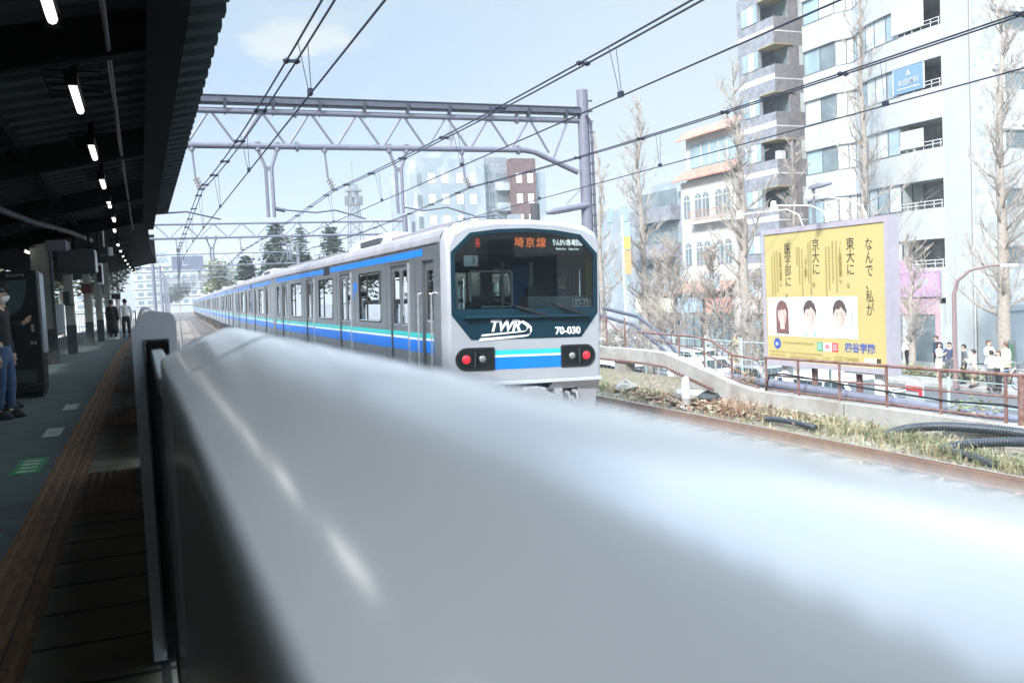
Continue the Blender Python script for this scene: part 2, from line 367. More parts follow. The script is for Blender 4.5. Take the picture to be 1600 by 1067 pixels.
# tracks
def track(xc, guard, n0, n1, label):
    t = empty('railway_track', (xc, 0, -1.32), kind='structure')
    ys = [-14, 0, 10, 25, 30, 35, 40, 46, 53, 70, 100, 150, 220, 300]
    for s in (-.565, .565):
        for nm, prof, m in (('rail', [(-.0325, .0), (-.0325, -.03), (-.009, -.045), (-.009, -.125), (-.065, -.14), (-.065, -.153), (.065, -.153), (.065, -.14), (.009, -.125), (.009, -.045), (.0325, -.03), (.0325, .0)], M['rail']),
                            ('rail_head', [(-.024, .002), (.024, .002), (.024, .0012), (-.024, .0012)], M['railtop'])):
            b = MB(); b.loft([[(xc + s + px + dev(y), y, -1.1 + pz) for px, pz in prof] for y in ys]); b.build(nm, m, t)
    if guard:
        b = MB(); b.loft([[(xc + s_ + dev(y), y, -1.10 + pz) for s_, pz in ((.47, .0), (.47, -.15), (.36, -.15), (.36, -.135), (.44, -.125), (.44, 0))] for y in ys]); b.build('guard_rail', M['rail'], t)
    sb = MB(); cl = MB(); y = -8
    while y < n1:
        d = dev(y); sb.box(xc - 1.0 + d, xc + 1.0 + d, y - .12, y + .12, -1.38, -1.255)
        if guard and y < 45:
            for s in (-.565, .565):
                for e in (-1, 1):
                    cl.box(xc + s + e * .045, xc + s + e * .13, y - .05, y + .05, -1.26, -1.205); cl.tube([(xc + s + e * .085, y, -1.21), (xc + s + e * .085, y, -1.165)], .018, 6)
        y += .62
    sb.build('sleepers', M['sleeper'], t, kind='stuff')
    if cl.v: cl.build('rail_clips', M['rail'], t, kind='stuff')
    return t
track(1.95, False, -8, 160, '')
track(5.77, False, -8, 160, '')
track(8.80, True, -8, 130, '')
# ---------------------------------------------------------------- canopy
can = empty('station_canopy', (-2, 8, 0), 'dark corrugated platform canopy with folded-plate eave overhanging the left side', 'canopy')
def zroof(x): return 3.72 + (x - .8) * .2
b = MB(); P = .43; prof = []
y = -10.0
while y < 24.4:
    prof += [(y, .16), (y + .10, .16), (y + .17, 0), (y + .36, 0)]; y += P
prof += [(y, .16)]
xs = [-4.6, .8]
up = [[(x, yy, zroof(x) + zz) for yy, zz in prof] for x in xs]
n = len(prof)
b.add(up[0] + up[1] + [(p[0], p[1], p[2] + .012) for p in up[0] + up[1]],
      [(i, i + 1, n + i + 1, n + i) for i in range(n - 1)] + [(2 * n + i, 3 * n + i, 3 * n + i + 1, 2 * n + i + 1) for i in range(n - 1)] + [(n + i, n + i + 1, 3 * n + i + 1, 3 * n + i) for i in range(n - 1)])
b.build('roof_sheet', M['roofd'], can, fix=False)
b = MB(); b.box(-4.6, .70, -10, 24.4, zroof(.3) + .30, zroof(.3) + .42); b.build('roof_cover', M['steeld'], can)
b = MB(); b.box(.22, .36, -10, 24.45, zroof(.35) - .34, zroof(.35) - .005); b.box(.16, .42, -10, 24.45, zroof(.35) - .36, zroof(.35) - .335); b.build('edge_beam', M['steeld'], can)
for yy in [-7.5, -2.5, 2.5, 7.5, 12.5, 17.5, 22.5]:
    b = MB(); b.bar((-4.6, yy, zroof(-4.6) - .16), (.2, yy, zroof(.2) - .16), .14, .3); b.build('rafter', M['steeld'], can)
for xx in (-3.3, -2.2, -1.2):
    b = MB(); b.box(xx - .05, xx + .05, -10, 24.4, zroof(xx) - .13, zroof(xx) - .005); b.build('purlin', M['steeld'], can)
# light troughs, conduit
b = MB(); b.tube([(-.10, -9, 3.28), (-.10, 2, 3.28), (-.1, 12, 3.26), (-.06, 24, 3.25)], .018, 6); b.build('conduit', M['dado'], can)
b = MB(); b.tube([(-1.9, 13, 3.02), (-1.8, 15, 2.86), (-1.55, 17, 2.84), (-1.2, 20, 2.9), (-1.0, 24, 3.0)], .05, 8); b.build('drain_pipe', M['dado'], can)
# far half of the canopy
b = MB(); fy = [24.46, 30, 36, 42, 48, 53, 58]
b.loft([[(.35 + dev(y), y, 3.95), (-4.6 + dev(y), y, 2.95), (-4.6 + dev(y), y, 3.4), (-4.6 + dev(y), y, 4.2), (.35 + dev(y), y, 4.25)] for y in fy]); b.build('far_roof', M['steeld'], can)
b = MB(); b.box(-1.2, .42, 24.46, 24.62, 3.5, 4.24); b.build('end_fascia', M['steeld'], can)
d = dev(58); b = MB(); b.box(-2.2 + d, .32 + d, 58.01, 58.12, 3.9, 5.6); b.build('end_fascia', M['steeld'], can)
# columns (cream, grey foot)
def column(x, y, w, h, z1):
    b = MB(); b.box(x - w / 2, x + w / 2, y - h / 2, y + h / 2, .9, z1); o = b.build('column', M['cream'], can, bev=.01)
    b = MB(); b.box(x - w / 2 - .004, x + w / 2 + .004, y - h / 2 - .004, y + h / 2 + .004, 0, .9); b.build('column_foot', M['dado'], o)
    return o
c0 = column(-2.29, 26.3, .46, .5, 3.4)
b = MB(); b.box(-2.10, -2.03, 26.04, 26.12, .3, 3.3); b.build('downpipe', M['galvd'], c0)
for x, y in ((-2.05, 31.5), (-1.80, 37.1), (-1.64, 42.3), (-1.45, 47.5)):
    c1 = column(x, y, .26, .28, 3.6)
    if y < 32:
        b = MB(); b.box(x - .16, x + .02, y - .22, y - .142, 1.55, 1.95); b.build('switch_box', M['dado'], c1)
        b = MB(); b.box(x - .15, x + .15, y - .16, y + .16, 1.52, 1.545); b.build('strap', M['black'], c1)
for x in (-4.2,):
    for y in (-2, 3, 8, 13, 18): column(x, y, .3, .3, 2.7)
# hanging tube lamps
def lamp(x, y, z, first=None):
    if first is not None: return copy_tree(first, (x, y, z))
    t = empty('tube_lamp', (x, y, z), 'lit white tube lamp hanging in a row under the dark canopy', 'lamp', 'tube lamps along the canopy')
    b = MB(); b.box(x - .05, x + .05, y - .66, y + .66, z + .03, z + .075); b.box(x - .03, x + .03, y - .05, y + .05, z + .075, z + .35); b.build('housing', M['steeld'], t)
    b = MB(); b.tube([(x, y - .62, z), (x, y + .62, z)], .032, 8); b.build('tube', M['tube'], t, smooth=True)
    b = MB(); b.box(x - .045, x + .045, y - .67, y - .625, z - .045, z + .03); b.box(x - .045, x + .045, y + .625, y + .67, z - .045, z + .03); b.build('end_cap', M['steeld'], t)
    b = MB()
    for k in (-.5, -.25, 0, .25, .5): b.bar((x - .22, y + k, z + .10), (x + .22, y + k, z + .10), .012, .012)
    b.bar((x - .22, y - .6, z + .10), (x - .22, y + .6, z + .10), .015, .015); b.build('hanger_rail', M['steeld'], t)
    return t
l0 = lamp(-.40, 5.87 - 2.9, 3.2)
for k in range(-1, 15):
    y = 5.87 + 2.9 * k
    if k == -1: continue
    lamp(-.40 + dev(y) * .9 - (.06 if k > 5 else 0), y, 3.2 if y < 24 else 3.05, l0)
for y in (-2.8, .1): lamp(-.40, y, 3.2, l0)
for y in (20, 26, 32, 38): tl_ = lamp(-2.6 + dev(y), y, 2.75 if y < 25 else 2.9, l0); tl_['group'] = 'tube lamps of the inner row'; tl_['label'] = 'lit white tube lamp in the dim inner row above the columns'
# ---------------------------------------------------------------- platform screen barrier
def profile_loft(prof, y0, y1, name, m, parent, r=True, **k):
    b = MB(); ys = [y0, y1]; b.loft([[(x, y, z) for x, z in prof] for y in ys]); return b.build(name, m, parent, **k)
t = empty('barrier_housing', (.1, 1.0, 0), 'silver barrier housing with rounded sloping top, blurred and closest to the lens', 'platform barrier')
pr = [(.030, 0.0), (.030, 1.195)]
# fold, flat slope, then a rounded crown
import itertools
z0 = H - .1285
def sl_(x): return z0 + .44 * x
pr = pr[:2] + [(.0303, 1.224), (.0312, 1.235), (.0335, 1.2435), (.038, 1.2488), (.0425, sl_(.0425) - .0002), (.045, sl_(.045))]
for x in (.048, .06, .08, .10, .12, .14, .147, .153): pr.append((x, sl_(x)))
cx0, cz0 = .153, sl_(.153); th = math.atan(.44); rad = .0775
for k in range(1, 16):
    a = th - (th + R(78)) * k / 15 * .92
    pr.append((cx0 + rad * (sin(th) - sin(a)) , cz0 - rad * (cos(th) - cos(a))))
xr = pr[-1][0] + .004; pr.append((xr, 1.2)); pr.append((xr, 0))
ye = 2.12
b = MB(); ys = [-1.2, -.4, .1, .5, .9, 1.3, 1.7, 1.95, ye]
rings = [[(x, y, z) for x, z in pr] for y in ys]
cxm = .12
for dy, s_ in ((.025, .985), (.045, .95), (.058, .90)):
    rings.append([(cxm + (x - cxm) * s_, ye + dy, (z if z < .01 else 1.2 + (z - 1.2) * s_ if z > 1.2 else z - .02)) for x, z in pr])
b.loft(rings); hb = b.build('housing_shell', M['housing'], t, smooth='auto')
b = MB(); b.tube([(.128, ye - .03, 1.266), (.128, ye - .012, 1.285)], .001, 8)
def disc(c, nrm, r, h, m, name, parent, n=24):
    nrm = Vector(nrm).normalized(); c = Vector(c); b = MB(); b.tube([c, c + nrm * h * .7, c + nrm * h], [r, r, r * .9], n); return b.build(name, m, parent, smooth='auto')
jp = MB(); jp.loft([[(.12 + (x - .12) * 1.012, y, z + .0012) for x, z in pr] for y in (1.44, 1.452)]); jp.build('joint_strip', M['plate'], t, smooth='auto')
dk = disc((.128, ye + .03, 1.245), (-.05, -.75, .65), .046, .016, M['plate'], 'end_cap', t)
b = MB(); nn = Vector((-.05, -.75, .65)).normalized(); cc = Vector((.128, ye + .03, 1.245)) + nn * .0165
b.bar(cc + Vector((-.036, 0, -.006)), cc + Vector((.036, 0, .010)), .008, .002, up=nn); b.build('cap_slot', M['black'], dk)
b = MB(); b.box(.012, .0285, -1.2, ye - .05, .05, .09); b.build('base_rail', M['black'], t)
# sliding bar between near and far housing
t = empty('barrier_door', (.05, 2.9, 0), 'narrow grey sliding barrier door between the two housings, entering the slot', 'barrier door')
b = MB(); b.box(.024, .066, 2.19, 3.70, 1.155, 1.20); b.build('top_rail', M['plate'], t, bev=.006)
b = MB(); b.box(.034, .056, 2.19, 3.70, .10, 1.15); b.build('door_panel', M['black'], t)
# far housing with its end plate
t = empty('barrier_housing', (.04, 6.2, 0), 'long grey barrier housing farther on with a flat slotted end plate facing the camera', 'platform barrier')
pp = [(-.040, .02), (-.040, 1.262), (-.034, 1.282), (.012, 1.338), (.028, 1.346), (.098, 1.334), (.112, 1.322), (.119, 1.30), (.119, .02)]
hole = [(.006, .06), (.006, 1.222), (.012, 1.232), (.080, 1.232), (.086, 1.222), (.086, .06)]
b = MB(); y0, y1 = 3.65, 3.69
# plate with a slot: left stile, right stile, head, sill
b.prism([(-.040, y0, .02), (.006, y0, .02), (.006, y0, 1.222), (-.040, y0, 1.262)], (0, .04, 0))
b.prism([(.086, y0, .02), (.119, y0, .02), (.119, y0, 1.30), (.086, y0, 1.222)], (0, .04, 0))
b.prism([(-.040, y0, 1.262), (.006, y0, 1.222), (.012, y0, 1.232), (.080, y0, 1.232), (.086, y0, 1.222), (.119, y0, 1.30), (.112, y0, 1.322), (.098, y0, 1.334), (.028, y0, 1.346), (.012, y0, 1.338), (-.034, y0, 1.282)], (0, .04, 0))
pl = b.build('end_plate', M['plate'], t)
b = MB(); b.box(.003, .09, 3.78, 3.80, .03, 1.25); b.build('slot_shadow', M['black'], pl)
b = MB(); b.loft([[(x, y, z) for x, z in ((.004, .06), (.004, 1.2335), (.0855, 1.2335), (.0855, .06), (.0895, .06), (.0895, 1.2375), (0, 1.2375), (0, .06))] for y in (3.638, 3.7)]); b.build('slot_gasket', M['blackm'], pl)
b = MB(); b.loft([[(x * .96 + .002 + dev(y), y, z - .004) for x, z in pp] for y in (3.691, 8.4)], caps=False); b.build('housing_shell', M['housing'], t, smooth='auto')
b = MB(); b.box(-.036, .115, 3.66, 8.4, .003, .018); b.build('base', M['black'], t)
# further barriers along the platform
for k in range(8):
    yy = 10.4 + 4.82 * k; d = dev(yy + 1.2)
    t = empty('barrier_housing', (.04 + d, yy, 0), 'small distant barrier housing in the row along the platform edge', 'platform barrier', 'distant barrier housings on the platform edge')
    b = MB(); b.loft([[(x + dev(y), y, z - .004) for x, z in pp] for y in (yy, yy + 3.1)]); b.build('housing_shell', M['housing'], t, smooth='auto')
    b = MB(); b.loft([[(x + dev(yy), y, z + .002) for x, z in pp] for y in (yy - .03, yy - .002)]); b.build('end_plate', M['plate'], t)
    b = MB(); b.box(.024 + dev(yy), .066 + dev(yy), yy - 1.7, yy - .04, 1.1, 1.18); b.box(.034 + dev(yy), .056 + dev(yy), yy - 1.7, yy - .04, .1, 1.1); b.build('sliding_door', M['teal'], t)
# ---------------------------------------------------------------- train
M['steel'] = mat('brushed_stainless', (.54, .55, .57), .36, .94, var=.05, scale=3, stretch=(1, .12, 6), bump=.03, bscale=12)
M['front'] = mat('silver_front_paint', (.50, .515, .54), .33, .45, var=.04, scale=2)
M['froof'] = mat('grey_roof', (.27, .26, .28), .7, .1, var=.16, scale=2.5)
M['blue'] = mat('blue_stripe', (.004, .19, .74), .3, var=.04)
M['tealst'] = mat('teal_stripe', (.03, .50, .48), .3, var=.03)
M['wst'] = mat('white_stripe', (.78, .8, .82), .35, var=.02)
M['mask'] = mat('dark_teal_front_mask', (.006, .030, .045), .3, var=.05, spec=.25)
M['gasket'] = mat('window_gasket', (.012, .015, .016), .6, var=0)
M['sill'] = mat('bright_window_sill', (.75, .76, .78), .25, .8, var=0)
M['trimd'] = mat('seam_grey', (.10, .105, .11), .5, .5, var=0)
M['intw'] = mat('interior_wall', (.42, .43, .42), .6, var=.08)
M['intd'] = mat('cab_dark_lining', (.05, .075, .075), .6, var=.1)
M['intg'] = mat('cab_grey_desk', (.28, .31, .32), .5, var=.1)
M['cabblue'] = mat('cab_blue_panel', (.03, .17, .55), .5, var=.15)
M['cabyel'] = mat('cab_yellow_pillar', (.62, .50, .05), .5, var=.15)
M['lampbed'] = mat('lamp_bed', (.008, .012, .013), .6, var=0, spec=.2)
M['red'] = mat('lit_tail_lamp', (.6, .02, .03), .3, var=0, emit=(1, .02, .04), es=.35)
M['lens'] = mat('headlamp_lens', (.26, .28, .27), .15, .3, var=.3, scale=60)
M['led'] = mat('lit_orange_led', (.8, .2, .05), .4, var=0, emit=(1, .20, .04), es=.38)
M['ledr'] = mat('lit_red_led', (.8, .1, .05), .4, var=0, emit=(1, .06, .03), es=.4)
M['ledw'] = mat('lit_white_led', (.8, .8, .8), .4, var=0, emit=(.9, .95, 1), es=.5)
M['wglass'] = glass('tinted_window_glass', (.58, .72, .72), .40)
M['cglass'] = glass('windscreen_glass', (.74, .88, .86), .80)
M['under'] = mat('underframe_grime', (.06, .058, .055), .8, var=.3)
M['acwhite'] = mat('roof_unit_pale', (.40, .41, .44), .5, var=.08)
W2 = 1.4; LC = 19.5
OUT = [(-1.4, .92), (-1.4, 3.24), (-1.385, 3.33), (-1.33, 3.42), (-1.22, 3.49), (-1.0, 3.545), (-.6, 3.59), (0, 3.61)]
DOORS = [(2.14, 3.42), (6.95, 8.27), (11.76, 13.08), (16.61, 17.93)]
WINS = [(4.20, 6.16), (9.13, 11.07), (13.93, 15.9)]
def rrect(y0, y1, z0, z1, r, n=4):
    pts = []
    for cy, cz, a0 in ((y1 - r, z1 - r, 0), (y0 + r, z1 - r, 90), (y0 + r, z0 + r, 180), (y1 - r, z0 + r, 270)):
        for k in range(n + 1): a = R(a0 + 90 * k / n); pts.append((cy + r * cos(a), cz + r * sin(a)))
    return pts
def side_ring(b, x, outer, inner, m=0, t=.0):
    """flat ring in the plane u=x between two closed outlines of the same length"""
    n = len(outer); b.add([(x, y, z) for y, z in outer] + [(x, y, z) for y, z in inner], [(k, (k + 1) % n, n + (k + 1) % n, n + k) for k in range(n)], m)
def carriage(cab, y0f):
    shell = MB(); ya = .28 if cab else .0; yb = LC
    holes = []
    for s in (-1, 1):
        hs = [(a + .0, c, 1.88, 2.90) for a, c in WINS]
        for a, c in DOORS: hs.append((a, c, 1.04, 2.96))
        if cab: hs.append((.66, 1.30, 1.10, 2.98))
        hs.append((18.6, 19.15, 1.88, 2.88))
        ys = sorted(set([ya, yb] + [v for h in hs for v in h[:2]])); zs = sorted(set([.92, 3.24] + [v for h in hs for v in h[2:]]))
        for i in range(len(ys) - 1):
            for j in range(len(zs) - 1):
                cy = (ys[i] + ys[i + 1]) / 2; cz = (zs[j] + zs[j + 1]) / 2
                if any(h[0] < cy < h[1] and h[2] < cz < h[3] for h in hs): continue
                shell.poly([(s * W2, ys[i], zs[j]), (s * W2, ys[i + 1], zs[j]), (s * W2, ys[i + 1], zs[j + 1]), (s * W2, ys[i], zs[j + 1])])
    car = MB()
    roofo = OUT[1:] + [(-x, z) for x, z in reversed(OUT[1:-1])]
    car.loft([[(x, y, z) for x, z in roofo] for y in (ya, yb)], 1, caps=False, closed=False)
    # gutter, floor, end walls
    for s in (-1, 1): car.box(s * 1.395, s * 1.43, ya + .12, yb, 3.225, 3.262, 1)
    car.poly([(-1.4, ya, .92), (1.4, ya, .92), (1.4, yb, .92), (-1.4, yb, .92)])
    full = OUT + [(-x, z) for x, z in reversed(OUT[:-1])]
    car.poly([(x, yb, z) for x, z in full])
    if not cab: car.poly([(x, ya, z) for x, z in full])
    car.v, car.f, car.m = car.v, car.f, car.m
    k0 = len(car.v); car.v += shell.v; car.f += [[i + k0 for i in f] for f in shell.f]; car.m += shell.m
    body = car.build('carriage', [M['steel'], M['froof']], None, org=(0, 0, 0), fix=False)
    # interior
    b = MB(); y1 = 1.75 if cab else .15
    b.box(-1.36, 1.36, y1, yb - .06, 1.02, 1.06, 1); b.box(-1.36, 1.36, y1, yb - .06, 3.16, 3.2, 0); b.box(-1.3, 1.3, yb - .12, yb - .07, 1.06, 3.15, 0)
    for s in (-1, 1):
        for a, c in WINS: b.box(s * .92, s * 1.36, a + .05, c - .05, 1.06, 1.48, 2); b.box(s * 1.27, s * 1.37, a - .1, c + .1, 1.48, 1.86, 2); b.box(s * 1.0, s * 1.3, a, c, 2.95, 3.0, 0)
    b.build('interior', [M['intw'], M['intd'], M['cabblue']], body)
    b = MB()
    for k in range(12):
        yy = 2.2 + k * 1.45
        for s in (-.55, .55): b.box(s - .05, s + .05, yy - .55, yy + .55, 3.12, 3.158)
    b.build('ceiling_lamps', M['tube'], body)
    for s in (-1, 1):
        near = s < 0
        gl = MB()
        for a, c in WINS + [(18.6, 19.15)]:
            x = s * W2; z0, z1 = 1.88, 2.90 if a < 18 else 2.88
            w = MB(); n0 = rrect(a, c, z0, z1, .02); n1 = rrect(a + .035, c - .035, z0 + .035, z1 - .035, .09)
            side_ring(w, x - s * .012, n0, n1); side_ring(w, x + s * .004, rrect(a - .01, c + .01, z0 - .01, z1 + .01, .06), n1)
            side_ring(w, x - s * .03, n1, n1)
            if a < 18: w.box(x - s * .03, x - s * .005, (a + c) / 2 - .02 + .28, (a + c) / 2 + .02 + .28, z0 + .03, z1 - .03)
            w.add([(x - s * .02, y, z) for y, z in n1], [tuple(range(len(n1)))], 1)
            w.box(x - s * .004, x + s * .016, a + .06, c - .06, z0 + .012, z0 + .036, 2)
            if near: w.build('window', [M['gasket'], M['wglass'], M['sill']], body, fix=False)
            else:
                k0 = len(gl.v); gl.v += w.v; gl.f += [[i + k0 for i in f] for f in w.f]; gl.m += w.m
        if not near: gl.build('offside_windows', [M['gasket'], M['wglass'], M['sill']], body, fix=False)
        dd = MB()
        for a, c in DOORS:
            x = s * (W2 - .035); w = dd if not near else MB(); mid = (a + c) / 2
            for e0, e1 in ((a + .02, mid - .006), (mid + .006, c - .02)):
                wy0, wy1 = e0 + .10, e1 - .10; o4 = rrect(e0, e1, 1.05, 2.95, .004); i4 = rrect(wy0, wy1, 1.86, 2.86, .07); i5 = rrect(wy0 + .018, wy1 - .018, 1.88, 2.84, .06)
                side_ring(w, x, o4, i4); side_ring(w, x + s * .004, i4, i5, 1); w.add([(x - s * .01, y, z) for y, z in i5], [tuple(range(len(i5)))], 2)
                w.box(x, x + s * .02, wy0 + .03, wy1 - .03, 1.845, 1.868, 4)
                for zz0, zz1, mm in ((1.65, 1.74, 5), (1.612, 1.65, 6), (1.40, 1.612, 7)): w.poly([(x + s * .003, e0, zz0), (x + s * .003, e1, zz0), (x + s * .003, e1, zz1), (x + s * .003, e0, zz1)], mm)
            w.box(x - s * .004, x - s * .002, mid - .006, mid + .006, 1.05, 2.95, 3)
            # reveals of the doorway, kick step and bright rain strip
            w.box(x + s * .001, x + s * .034, a, a + .018, 1.04, 2.96, 3); w.box(x + s * .001, x + s * .034, c - .018, c, 1.04, 2.96, 3); w.box(x + s * .001, x + s * .034, a, c, 2.952, 2.97, 3)
            w.box(s * 1.40, s * 1.425, a - .02, a + .02, 1.0, 2.98, 4); w.box(s * 1.40, s * 1.412, a - .05, c + .05, 3.0, 3.02, 3)
            w.box(s * 1.36, s * 1.44, a, c, 1.0, 1.035, 3)
            ms = [M['steel'], M['gasket'], M['wglass'], M['trimd'], M['sill'], M['tealst'], M['wst'], M['blue']]
            if near: w.build('door', ms, body, fix=False)
        if not near: dd.build('offside_doors', ms, body, fix=False)
        # stripes between the doors
        st = MB(); segs = []; prev = .66 if not cab else 1.30
        for a, c in DOORS + [(LC, LC)]:
            segs.append((prev + .03, a - .03)); prev = c
        x = s * (W2 + .003)
        for a, c in segs:
            for zz0, zz1, mm in ((1.65, 1.74, 0), (1.612, 1.65, 1), (1.40, 1.612, 2)): st.poly([(x, a, zz0), (x, c, zz0), (x, c, zz1), (x, a, zz1)], mm)
        for a, c in ((1.25, 9.38), (10.3, 19.4)): st.poly([(x, a, 3.05), (x, c, 3.05), (x, c, 3.17), (x, a, 3.17)], 2)
        st.build('stripe', [M['tealst'], M['wst'], M['blue']], body, fix=False)
        b = MB(); b.box(x - s * .02, x + s * .012, 9.5, 10.2, 3.0, 3.2); b.build('side_sign', M['black'], body)
        b = MB()
        for yy in (1.72, 3.75, 6.6, 8.6, 11.4, 13.4, 16.3, 18.25): b.box(x - s * .003, x + s * .001, yy, yy + .012, 1.0, 3.2)
        b.box(x - s * .002, x + s * .012, ya + .2, yb, .93, .985)
        b.build('seams', M['trimd'], body)
    # roof gear
    b = MB()
    for yy in ((5.2, 9.0),):
        b.loft([[(-1.0, yy[0], 3.52), (1.0, yy[0], 3.52), (1.0, yy[0], 3.6), (-1.0, yy[0], 3.6)], [(-1.0, yy[0] + .25, 3.52), (1.0, yy[0] + .25, 3.52), (.86, yy[0] + .3, 3.79), (-.86, yy[0] + .3, 3.79)],
                [(-1.0, yy[1] - .25, 3.52), (1.0, yy[1] - .25, 3.52), (.86, yy[1] - .3, 3.79), (-.86, yy[1] - .3, 3.79)], [(-1.0, yy[1], 3.52), (1.0, yy[1], 3.52), (1.0, yy[1], 3.6), (-1.0, yy[1], 3.6)]])
        b.box(-1.02, -.88, yy[0] + .6, yy[0] + 2.4, 3.56, 3.68, 1)
    b.build('roof_unit', [M['acwhite'], M['trimd']], body)
    b = MB()
    for k in range(28):
        b.box(-1.05, 1.05, 10 + k * .33, 10.05 + k * .33, 3.56, 3.60 )
    b.box(-1.0, 1.0, .9, 4.8, 3.54, 3.605); b.build('roof_ribs', M['froof'], body)
    # underframe and bogies
    b = MB()
    b.box(-1.2, 1.2, .6, yb - .2, .62, .918)
    for y0_, y1_ in ((6.2, 8.4), (9.0, 11.8), (12.2, 13.6)): b.box(-1.25, 1.25, y0_, y1_, .25, .62)
    b.build('underframe', M['under'], body)
    for yc in (3.0, 16.5):
        b = MB(); b.box(-1.15, -1.0, yc - 1.5, yc + 1.5, .35, .6); b.box(1.0, 1.15, yc - 1.5, yc + 1.5, .35, .6); b.box(-1, 1, yc - .2, yc + .2, .4, .6)
        bo = b.build('bogie', M['under'], body)
        for dy in (-1.05, 1.05):
            for sx in (-.6, .6):
                pass
    b = MB()
    for yc in (3.0, 16.5):
        for dy in (-1.05, 1.05):
            b.tube([(-.66, yc + dy, .43), (-.53, yc + dy, .43)], .43, 18); b.tube([(.53, yc + dy, .43), (.66, yc + dy, .43)], .43, 18); b.tube([(-.95, yc + dy, .43), (.95, yc + dy, .43)], .07, 8)
    b.build('wheelsets', M['under'], body)
    if not cab:
        b = MB(); b.box(-.5, .5, -.28, 0, 1.0, 3.0); b.build('gangway', M['blackm'], body)
    return body
def front(body):
    F_ = M['front']
    mo = [(-1.3, 2.05), (-1.3, 3.05), (-.98, 3.36), (-.5, 3.425), (0, 3.445), (.5, 3.425), (.98, 3.36), (1.3, 3.05), (1.3, 2.05), (.98, 1.65), (.5, 1.65), (0, 1.65), (-.5, 1.65), (-.98, 1.65)]
    def depth(u):   # the face is gently bowed
        return .05 * (abs(u) / 1.3) ** 2
    # outline of the face at its front plane and of the body side behind the rounded edge
    face = [(-1.3, .98), (-1.3, 3.14), (-1.22, 3.32), (-1.02, 3.43), (-.55, 3.50), (0, 3.52), (.55, 3.50), (1.02, 3.43), (1.22, 3.32), (1.3, 3.14), (1.3, .98)]
    bod = [(-1.4, .92), (-1.4, 3.24), (-1.33, 3.42), (-1.12, 3.53), (-.6, 3.59), (0, 3.61), (.6, 3.59), (1.12, 3.53), (1.33, 3.42), (1.4, 3.24), (1.4, .92)]
    b = MB(); rings = []
    for k in range(7):
        a = k / 6 * pi / 2
        s_ = sin(a); c_ = 1 - cos(a)
        rings.append([(lerp(f[0], g[0], s_), lerp(depth(f[0]), .28, c_) , lerp(f[1], g[1], s_)) for f, g in zip(face, bod)])
    rings.append([(g[0], .30, g[1]) for g in bod])
    b.loft(rings, 0, caps=False, closed=False)
    # face sheet between outline and mask, as strips
    P = lambda u, v: (u, depth(u), v)
    import bmesh
    quads = [[(-1.3, .98), (-1.3, 2.05), (-.98, 1.65), (-.98, .98)], [(1.3, .98), (.98, .98), (.98, 1.65), (1.3, 2.05)]]
    us = [-.98, -.5, 0, .5, .98]
    for i in range(4): quads.append([(us[i], .98), (us[i], 1.65), (us[i + 1], 1.65), (us[i + 1], .98)])
    quads += [[(-1.3, 3.05), (-1.3, 3.14), (-1.22, 3.32), (-.98, 3.36)], [(-1.22, 3.32), (-1.02, 3.43), (-.98, 3.36)], [(-1.02, 3.43), (-.55, 3.5), (-.5, 3.425), (-.98, 3.36)], [(-.55, 3.5), (0, 3.52), (0, 3.445), (-.5, 3.425)]]
    quads += [[(-u, v) for u, v in reversed(q_)] for q_ in quads[6:10]]
    for q_ in quads: b.poly([P(u, v) for u, v in q_])
    import mathutils
    o = b.build('front_panel', F_, body, smooth='auto')
    # black mask ring around the glass and apron under it
    gi = [(-1.235, 2.14), (-1.235, 3.02), (-.94, 3.305), (-.48, 3.365), (0, 3.385), (.48, 3.365), (.94, 3.305), (1.235, 3.02), (1.235, 2.14), (.94, 2.14), (.48, 2.14), (0, 2.14), (-.48, 2.14), (-.94, 2.14)]
    b = MB(); n = len(mo)
    b.add([(u, depth(u) - .006, v) for u, v in mo] + [(u, depth(u) - .004, v) for u, v in gi] + [(u, depth(u) + .02, v) for u, v in mo] + [(u * .985, depth(u) + .03, lerp(v, 2.7, .012)) for u, v in gi],
          [(k, (k + 1) % n, n + (k + 1) % n, n + k) for k in range(n)] + [(k, (k + 1) % n, 2 * n + (k + 1) % n, 2 * n + k) for k in range(n)] + [(n + k, n + (k + 1) % n, 3 * n + (k + 1) % n, 3 * n + k) for k in range(n)])
    b.build('front_mask', M['mask'], body, fix=False)
    b = MB(); b.add([(u * .995, depth(u) + .012, v) for u, v in gi], [(0, 1, 2, 13), (13, 2, 3, 12), (12, 3, 4, 11), (11, 4, 5, 10), (10, 5, 6, 9), (9, 6, 7, 8)])
    b.build('windscreen', M['cglass'], body, smooth=True)
    b = MB(); b.box(-1.1, 1.12, -.055, .03, 1.985, 2.03); b.build('wiper_ledge', M['mask'], body, bev=.01)
    for (u0, v0, u1, v1, um) in ((-.62, 2.30, .25, 2.04, -.2), (.12, 2.30, .98, 2.04, .55)):
        w = MB(); w.bar((u0, -.035, v0), (lerp(u0, u1, .5), -.03, lerp(v0, v1, .5)), .012, .012); w.bar((lerp(u0, u1, .45), -.04, lerp(v0, v1, .45)), (u1, -.045, v1), .03, .035); w.tube([(u1, .02, v1), (u1, -.07, v1)], .03, 8)
        w.build('wiper', M['blackm'], body)
    # stripes on the face
    b = MB()
    for v0, v1, m_ in ((1.395, 1.475, 0), (1.362, 1.395, 1), (1.165, 1.362, 2)):
        us = [-.60, -.3, 0, .3, .62]
        for i in range(4): b.poly([(us[i], depth(us[i]) - .004, v0), (us[i + 1], depth(us[i + 1]) - .004, v0), (us[i + 1], depth(us[i + 1]) - .004, v1), (us[i], depth(us[i]) - .004, v1)], m_)
    b.build('front_stripe', [M['tealst'], M['wst'], M['blue']], body, fix=False)
